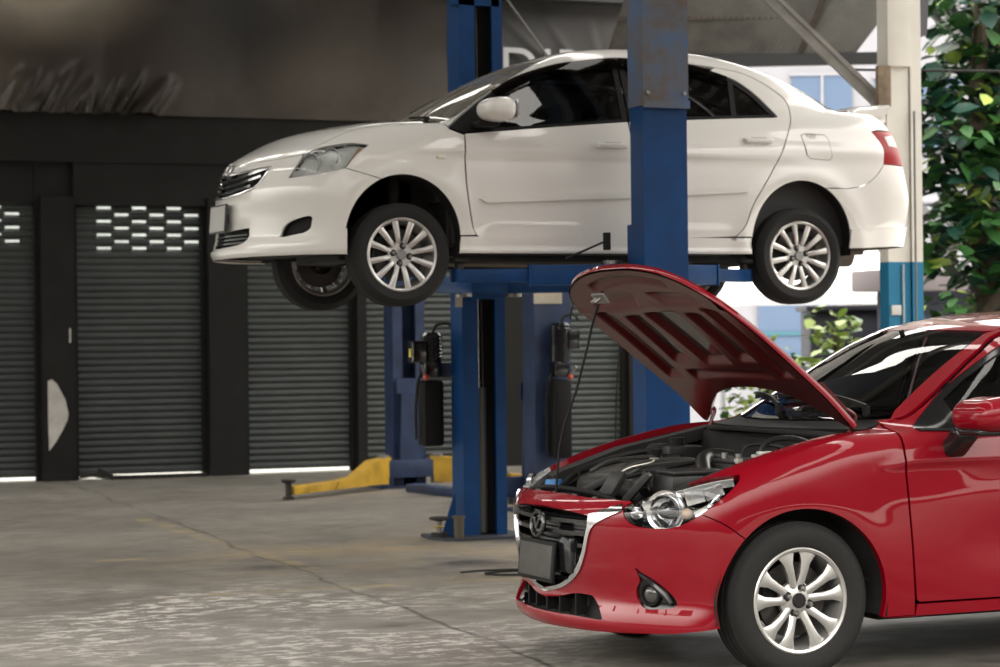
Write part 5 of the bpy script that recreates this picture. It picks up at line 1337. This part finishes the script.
    for (c, cy, face) in ((c1,19.74,-1),(c2,16.84,1)):
        m = MB(); m.box2((6.78,cy-.06,.10),(7.36,cy+.06,.26),0,.008); m.prism([(6.98,.26),(7.20,.26),(7.16,.86),(7.00,.86)], (0,.03,0), 0, (0,cy-.015,0), ((1,0,0),(0,0,1))); m.prism([(6.965,.86),(7.17,.86),(7.17,1.0),(6.965,1.0)],(0,.02,0),0,(0,cy+.02*-face,0),((1,0,0),(0,0,1)))
        ca = m.build('carriage', [BLUED], L2); made.append(ca)
        for (sx, qx, qy) in (((-1,5.66,cy-.92),(1,8.30,cy-.70)) if face < 0 else ((-1,6.86,cy+1.0),(1,8.10,cy+.80))):
            p = Vector((7.07+sx*.26,cy+face*.02,.15)); q = Vector((qx,qy,.075)); mid = p+(q-p)*.55; mid.z = .085
            m = MB(); m.bar((mid.x,mid.y,.085),(q.x,q.y,.08),.10,.075,0,bev=.006)
            d = Vector((q.x-p.x,q.y-p.y,0)).normalized()
            n = Vector((-d.y,d.x,0))*.12
            a = [(0,.05),(.85,.05),(.80,.12),(.50,.14),(.20,.27),(-.05,.29)]
            m.prism(a, n, 0, p-Vector((0,0,p.z))-n*.5, (tuple(d),(0,0,1)))
            m.cyl((p.x,p.y,.04),(p.x,p.y,.31),.055,16,1)
            ar = m.build('lift_arm', [YEL, STEEL], L2, auto=20); made.append(ar)
            made.append(pad(ar, q.x+d.x*.02, q.y+d.y*.02, .0, .175, .05))
    m = MB(); m.bar((6.95,19.3,.035),(7.2,17.3,.035),.16,.07,0,bev=.01); made.append(m.build('floor_cover', [BLUED], L2))
    power_unit(L2, 7.12, 16.40, 1.47, .42, 1)
    for o in L2.children:
        if o.name.startswith(('oil_tank','pump_motor')): made.append(o); made += list(o.children)
    m = MB(); m.box2((6.95,16.492,1.62),(7.19,16.496,1.77),0); made.append(m.build('paper_notice', [PAPER], c2, auto=None))
    m = MB(); m.tube(crom([(7.20,16.40,1.85),(7.24,16.38,1.70),(7.22,16.4,1.5)],6),.008,8,0); made.append(m.build('oil_hose', [RUBBER], c2))
    for o in set(made): fix(o)
    # cables
    m = MB(); m.tube(crom([(4.73,12.35,.012),(4.80,12.22,.03),(4.98,12.15,.035),(5.10,12.20,.02),(4.98,12.28,.012),(4.84,12.25,.010),(4.92,12.12,.010),(5.2,12.02,.010)],8), .006, 8, 0); tag(m.build('loose_cable', [RUBBER]), 'thin black cable looped on the floor in front of the red car', 'cable')
    m = MB(); m.tube(crom([(7.66,16.2,5.55),(7.65,16.2,4.0),(7.62,16.2,2.4),(7.58,16.2,1.6),(7.52,16.2,1.0),(7.50,16.2,.4),(7.52,16.2,.01)],6), .007, 8, 0); tag(m.build('hanging_cable', [RUBBER]), 'thin black cable hanging from the roof beside the older rear lift', 'cable')
    m = MB(); m.tube([(6.74,18.6,5.42),(8.29,20.55,4.78),(9.84,22.5,4.14)], .012, 8, 0); tag(m.build('stay_wire', [mat('grey wire',(.12,.11,.11),.5)]), 'taut grey wire slanting down behind the roof of the white car', 'wire')
# ------------------------------------------------------------------ outdoors beyond the open side
LEAFM = [mat('leaf green', (.035,.125,.028), .45, var=.35, scale=3), mat('dark leaf', (.010,.05,.034), .4, var=.3, scale=3), mat('young leaf', (.34,.46,.10), .45, var=.2, scale=3)]
BARK = mat('tree bark', (.09,.07,.05), .9, var=.3, scale=10, bump=.4, bscale=20)
def leafage(m, rnd, c, r, n, size, mi_w, droop=.5):
    for _ in range(n):
        while True:
            d = Vector((rnd.uniform(-1,1),rnd.uniform(-1,1),rnd.uniform(-1,1)))
            if .35 < d.length < 1: break
        p = Vector((c[0]+d.x*r[0], c[1]+d.y*r[1], c[2]+d.z*r[2])); s = size*rnd.uniform(.6,1.25)
        ang = rnd.uniform(0,2*pi); tilt = rnd.uniform(-.3,1.0)*droop*1.6
        M = Matrix.Translation(p) @ Matrix.Rotation(ang,4,'Z') @ Matrix.Rotation(tilt,4,'Y') @ Matrix.Rotation(rnd.uniform(-.6,.6),4,'X')
        L_, w = s, s*.36
        vs = [(0,0,0),(.30*L_,w,.02*L_),(.65*L_,w*.8,-.02*L_),(L_,0,-.12*L_),(.65*L_,-w*.8,-.02*L_),(.30*L_,-w,.02*L_),(.35*L_,0,-.05*L_),(.68*L_,0,-.08*L_)]
        mi = rnd.choices((0,1,2), mi_w)[0]
        m.add([tuple(M @ Vector(v)) for v in vs], [(0,1,6),(1,2,7,6),(2,3,7),(3,4,7),(4,5,6,7),(5,0,6)], mi, True)
def tree(name, base, height, blobs, label, leaf=.2, n=330, seed=1, w=(5,3,2), group=None, cat='tree'):
    rnd = random.Random(seed); t = empty(name, base, 0, label, cat, group)
    m = MB(); top = Vector((0,0,height))
    m.tube(crom([(0,0,0),(.06,.03,height*.3),(-.05,.05,height*.6),(0,0,height)],6), [.16-.10*i/18 for i in range(19)], 10, 0)
    for b in blobs:
        c = Vector(b[0]); s = Vector((0,0,min(height*.9,max(.3,c.z*.6))))
        m.tube(crom([s,(s+c)*.5+Vector((0,0,.15)),c],5), [.05-.035*i/10 for i in range(11)], 7, 0)
    m.build('trunk', [BARK], t)
    m = MB()
    for c, r in blobs: leafage(m, rnd, c, r, int(n*r[0]*r[2]/.5)+20, leaf, w)
    m.build('foliage', LEAFM, t, auto=None)
    return t
def build_outside():
    # rusty sheet-metal awning above the white saloon
    SH = blotch_material('grey rusty sheet', (.09,.083,.077), (.155,.148,.14), (.22,.213,.20), 1.6, .7, .2)
    aw = empty('sheet_awning', (12.0,21.5,4.3), 0, 'old grey sheet-metal awning with rusty seams seen above the white car', 'awning')
    m = MB(); nx = 90; vs = []
    for i in range(nx+1):
        for j in range(9):
            s, t = i/nx, j/8
            x = -1.9+s*(2.38+.72*t); y = .45-s*1.05-t*1.3; z = -.02+1.55*t
            vs.append((x, y-.018*(i % 2), z))
    m.add(vs, [(i*9+j,(i+1)*9+j,(i+1)*9+j+1,i*9+j+1) for i in range(nx) for j in range(8)], 0, True); m.build('sheet', [SH], aw, auto=None)
    m = MB(); m.bar((-1.9,.42,-.08),(1.05,-.84,-.06),.06,.13,0); m.build('edge_rail', [mat('black rail',(.012,.012,.013),.5)], aw, auto=None)
    for t in (.25,.60):
        m = MB(); m.bar((-1.9,.46-1.3*t,1.55*t-.04),(.65+.62*t,-.60-1.3*t,1.55*t-.02),.05,.045,0); m.build('purlin', [mat('rusty purlin',(.06,.045,.038),.8,var=.3,scale=10)], aw, auto=None)
    m = MB(); m.bar((-.05,-.34,-.05),(.08,-1.65,1.5),.05,.05,0); m.build('rafter', [mat('rusty purlin',(.06,.045,.038),.8)], aw, auto=None)
    # building across the yard
    WB = mat('white render', (.30,.30,.33), .7, var=.05, scale=2); GL = mat('pale blue glass', (.11,.16,.25), .3, 0, .1); DK = mat('dark shopfront', (.02,.022,.035), .4)
    b = empty('white_building', (17.0,30.5,0), 0, 'bright white building with blue glazing across the yard behind the lifted car', 'building')
    rot = radians(-22)
    b.rotation_euler = (0,0,rot)
    m = MB(); m.box2((-4.5,0,0),(5.5,.4,7.0),0); m.build('facade', [WB], b, auto=None)
    for i,(x,z,w,h) in enumerate(((-3.2,4.35,1.3,.85),(-1.55,4.75,1.3,.45),(-1.5,4.2,1.2,.40),(.1,4.3,.9,.95),(1.35,4.7,1.3,.5),(1.5,4.15,1.0,.4))):
        m = MB(); m.box2((x,-.05,z),(x+w,.0,z+h),0); f = m.build('window', [GL], b, auto=None)
        m = MB(); m.box2((x-.04,-.07,z-.05),(x+w+.04,-.03,z)); m.box2((x-.04,-.07,z+h),(x+w+.04,-.03,z+h+.05)); m.box2((x+w/2-.02,-.07,z),(x+w/2+.02,-.03,z+h)); m.build('window_surround', [WB], f, auto=None)
    m = MB(); m.box2((-4.0,-.5,3.3),(4.0,-.02,3.5),0); m.build('ledge', [WB], b, auto=None)
    for (x0,x1,z0,z1,mm) in ((-3.4,-2.2,.0,1.9,DK),(-2.0,-1.35,.55,1.95,GL),(-.45,.70,.3,1.95,GL),(.9,3.4,0,1.95,DK)):
        m = MB(); m.box2((x0,-.08,z0),(x1,-.01,z1),0); f = m.build('shop_window', [mm], b, auto=None)
        if mm is GL:
            m = MB()
            for z in (z0+.35,z0+.72,z0+1.05): m.box2((x0,-.11,z),(x1,-.06,z+.05))
            m.build('window_shelf', [mat('teal shelf',(.05,.16,.20),.6)], f, auto=None)
    # white marquee roof with its dark legs
    q = empty('white_canopy', (13.1,23.6,0), radians(-22), 'blown-out white canopy behind the rear wheel of the lifted car', 'canopy')
    CV = mat('white canvas', (.88,.88,.88), .7)
    m = MB(); m.add([(-2.2,0,1.82),(1.55,0,1.82),(1.55,2.4,3.35),(-2.2,2.4,3.35),(-2.2,0,1.70),(1.55,0,1.70)], [(0,1,2,3),(4,5,1,0)]); m.add([(-2.2,0,1.82),(-2.2,2.4,3.35),(-2.2,2.4,1.82)],[(0,1,2)]); m.add([(1.55,0,1.82),(1.55,2.4,3.35),(1.55,2.4,1.82)],[(0,1,2)])
    m.build('canvas', [CV], q, auto=None)
    for x in (-.72,1.5):
        m = MB(); m.cyl((x,.02,0),(x,.02,1.72),.035,10); m.build('leg', [mat('grey tube',(.35,.36,.38),.5)], q)
    m = MB(); m.bar((1.50,-.02,1.78),(1.05,.3,2.55),.05,.05); m.build('strut', [mat('dark strut',(.10,.10,.11),.5)], q)
    m = MB(); m.box2((1.25,-.2,1.72),(2.2,.15,1.80),0,.01); m.build('gutter', [CV], q)
    # dark stall and its pole
    k = empty('dark_kiosk', (13.62,22.4,0), radians(-22), 'dark kiosk behind the bright bush to the left of the teal pillar', 'kiosk')
    m = MB(); m.box2((-.75,0,0),(.75,.8,1.62),0,.02); m.build('body', [mat('kiosk dark',(.018,.018,.028),.5)], k)
    m = MB(); m.box2((-.80,-.1,1.62),(.85,.85,1.68),0,.01); m.build('roof', [mat('kiosk dark',(.018,.018,.028),.5)], k)
    m = MB(); m.cyl((.10,-.06,0),(.10,-.06,1.62),.03,10); m.build('pole', [mat('grey tube',(.35,.36,.38),.5)], k)
    # greenery
    tree('bright_bush', (11.80,20.15,0), 1.2, [((-.05,0,1.42),(.26,.3,.28)),((.1,0,1.1),(.36,.3,.3)),((.1,0,.8),(.33,.3,.3)),((-.15,0,.55),(.3,.3,.3))], 'pale yellow-green bush above the windscreen of the red car', .15, 260, 4, (2,0,6), cat='bush')
    tree('low_shrub', (10.6,19.4,0), .8, [((-.1,0,1.05),(.45,.4,.35)),((0,0,.62),(.5,.4,.35)),((.5,-.1,.85),(.5,.4,.4))], 'pale shrub seen under the open bonnet beside the blue post', .12, 420, 6, (3,1,5), cat='shrub')
    tree('leafy_tree', (11.45,17.0,0), 4.6, [((.25,0,4.4),(.75,.7,.7)),((.45,.2,3.6),(.85,.7,.75)),((-.25,.1,3.15),(.55,.6,.6)),((.35,-.1,2.6),(.85,.7,.6)),((-.2,0,2.15),(.50,.5,.45)),((.55,0,1.75),(.65,.6,.45))], 'large leafy tree filling the right edge beside the cream pillar', .20, 420, 11, (5,4,1))
    tree('leafy_tree', (12.9,18.6,0), 5.0, [((-.1,0,4.6),(.9,.7,.8)),((.3,.2,3.6),(.9,.7,.8)),((0,0,2.4),(.9,.7,.7))], 'darker tree standing behind the large leafy tree', .22, 380, 12, (2,7,0))
    tree('creeper_bush', (10.9,16.6,0), 1.3, [((-.1,0,1.45),(.30,.3,.30)),((.25,0,1.2),(.4,.35,.35)),((0,0,.7),(.5,.4,.5))], 'green bush low beside the teal foot of the pillar', .14, 300, 13, (6,3,1), cat='bush')
    # low wall and roof edge beyond the tree
    m = MB(); m.box2((12.9,20.9,0),(16.9,21.2,1.80),1); m.box2((12.7,20.6,1.80),(17.1,21.4,2.03),0,.02); tag(m.build('low_outbuilding', [mat('mauve roof edge',(.30,.26,.28),.7), mat('dark blue wall',(.02,.025,.06),.6)]), 'low dark outbuilding with a mauve roof edge behind the tree', 'outbuilding')
    m = MB(); m.tube([(9.3,15.6,3.42),(11.5,15.0,3.40),(13,14.5,3.42)], .010, 6, 0); tag(m.build('overhead_cable', [RUBBER]), 'black overhead cable crossing in front of the leafy tree', 'cable')
# ------------------------------------------------------------------ camera, sky, exposure
def build_camera():
    cam = bpy.data.cameras.new('camera'); co = bpy.data.objects.new('camera', cam); COL.objects.link(co)
    YAW = radians(22); PITCH = math.atan(4.5/2300); ROLL = radians(.65); Z = Vector((0,0,1))
    f0 = Vector((sin(YAW),cos(YAW),0)); r0 = Vector((cos(YAW),-sin(YAW),0))
    fw = f0*cos(PITCH)+Z*sin(PITCH); up = Z*cos(PITCH)-f0*sin(PITCH)
    R = r0*cos(ROLL)-up*sin(ROLL); U = up*cos(ROLL)+r0*sin(ROLL)
    co.matrix_world = Matrix.Translation((0,0,1.357)) @ Matrix((R,U,-fw)).transposed().to_4x4()
    cam.sensor_width = 36; cam.lens = 36*2300/1000; cam.clip_end = 200
    cam.dof.use_dof = True; cam.dof.focus_distance = 9.3; cam.dof.aperture_fstop = 4.5
    SC.camera = co
def build_light():
    w = bpy.data.worlds.new('sky'); SC.world = w; w.use_nodes = True
    t = w.node_tree; bg = t.nodes['Background']; L = t.links.new
    tc = t.nodes.new('ShaderNodeTexCoord'); sp = t.nodes.new('ShaderNodeSeparateXYZ'); L(tc.outputs['Generated'], sp.inputs[0])
    def step(axis, a, b_):
        n = t.nodes.new('ShaderNodeMapRange'); n.interpolation_type = 'SMOOTHSTEP'; n.inputs['From Min'].default_value = a; n.inputs['From Max'].default_value = b_; L(sp.outputs[axis], n.inputs['Value']); return n.outputs[0]
    def op(o, a, b_):
        n = t.nodes.new('ShaderNodeMath'); n.operation = o
        for i, v in enumerate((a, b_)):
            if isinstance(v, float): n.inputs[i].default_value = v
            else: L(v, n.inputs[i])
        return n.outputs[0]
    # hazy overcast: bright overhead and over the yards to the left and behind the wall, dark street front opposite
    s_ = op('ADD', op('MULTIPLY', step(2, .08, .55), 1.55), .04)
    s_ = op('ADD', s_, op('MULTIPLY', op('MULTIPLY', step(0, -.15, -.75), step(2, .10, .42)), 1.3))
    s_ = op('ADD', s_, op('MULTIPLY', op('MULTIPLY', step(1, .0, .4), step(2, -.05, .08)), .55))
    L(s_, bg.inputs['Strength']); bg.inputs[0].default_value = (1.0,.955,.89,1)
    SC.view_settings.view_transform = 'Standard'; SC.view_settings.look = 'None'; SC.view_settings.gamma = 1; SC.view_settings.use_curve_mapping = False
    SC.view_settings.exposure = 1.68
    SC.cycles.max_bounces = 10; SC.cycles.transparent_max_bounces = 16; SC.cycles.caustics_reflective = False; SC.cycles.caustics_refractive = False
    SC.cycles.use_denoising = True; SC.cycles.sample_clamp_indirect = 6
build_place()
build_lifts()
build_outside()
build_white((4.343,13.02,1.5405), pi)
build_red((4.458,8.747,.001), pi+radians(.5))
build_camera()
build_light()
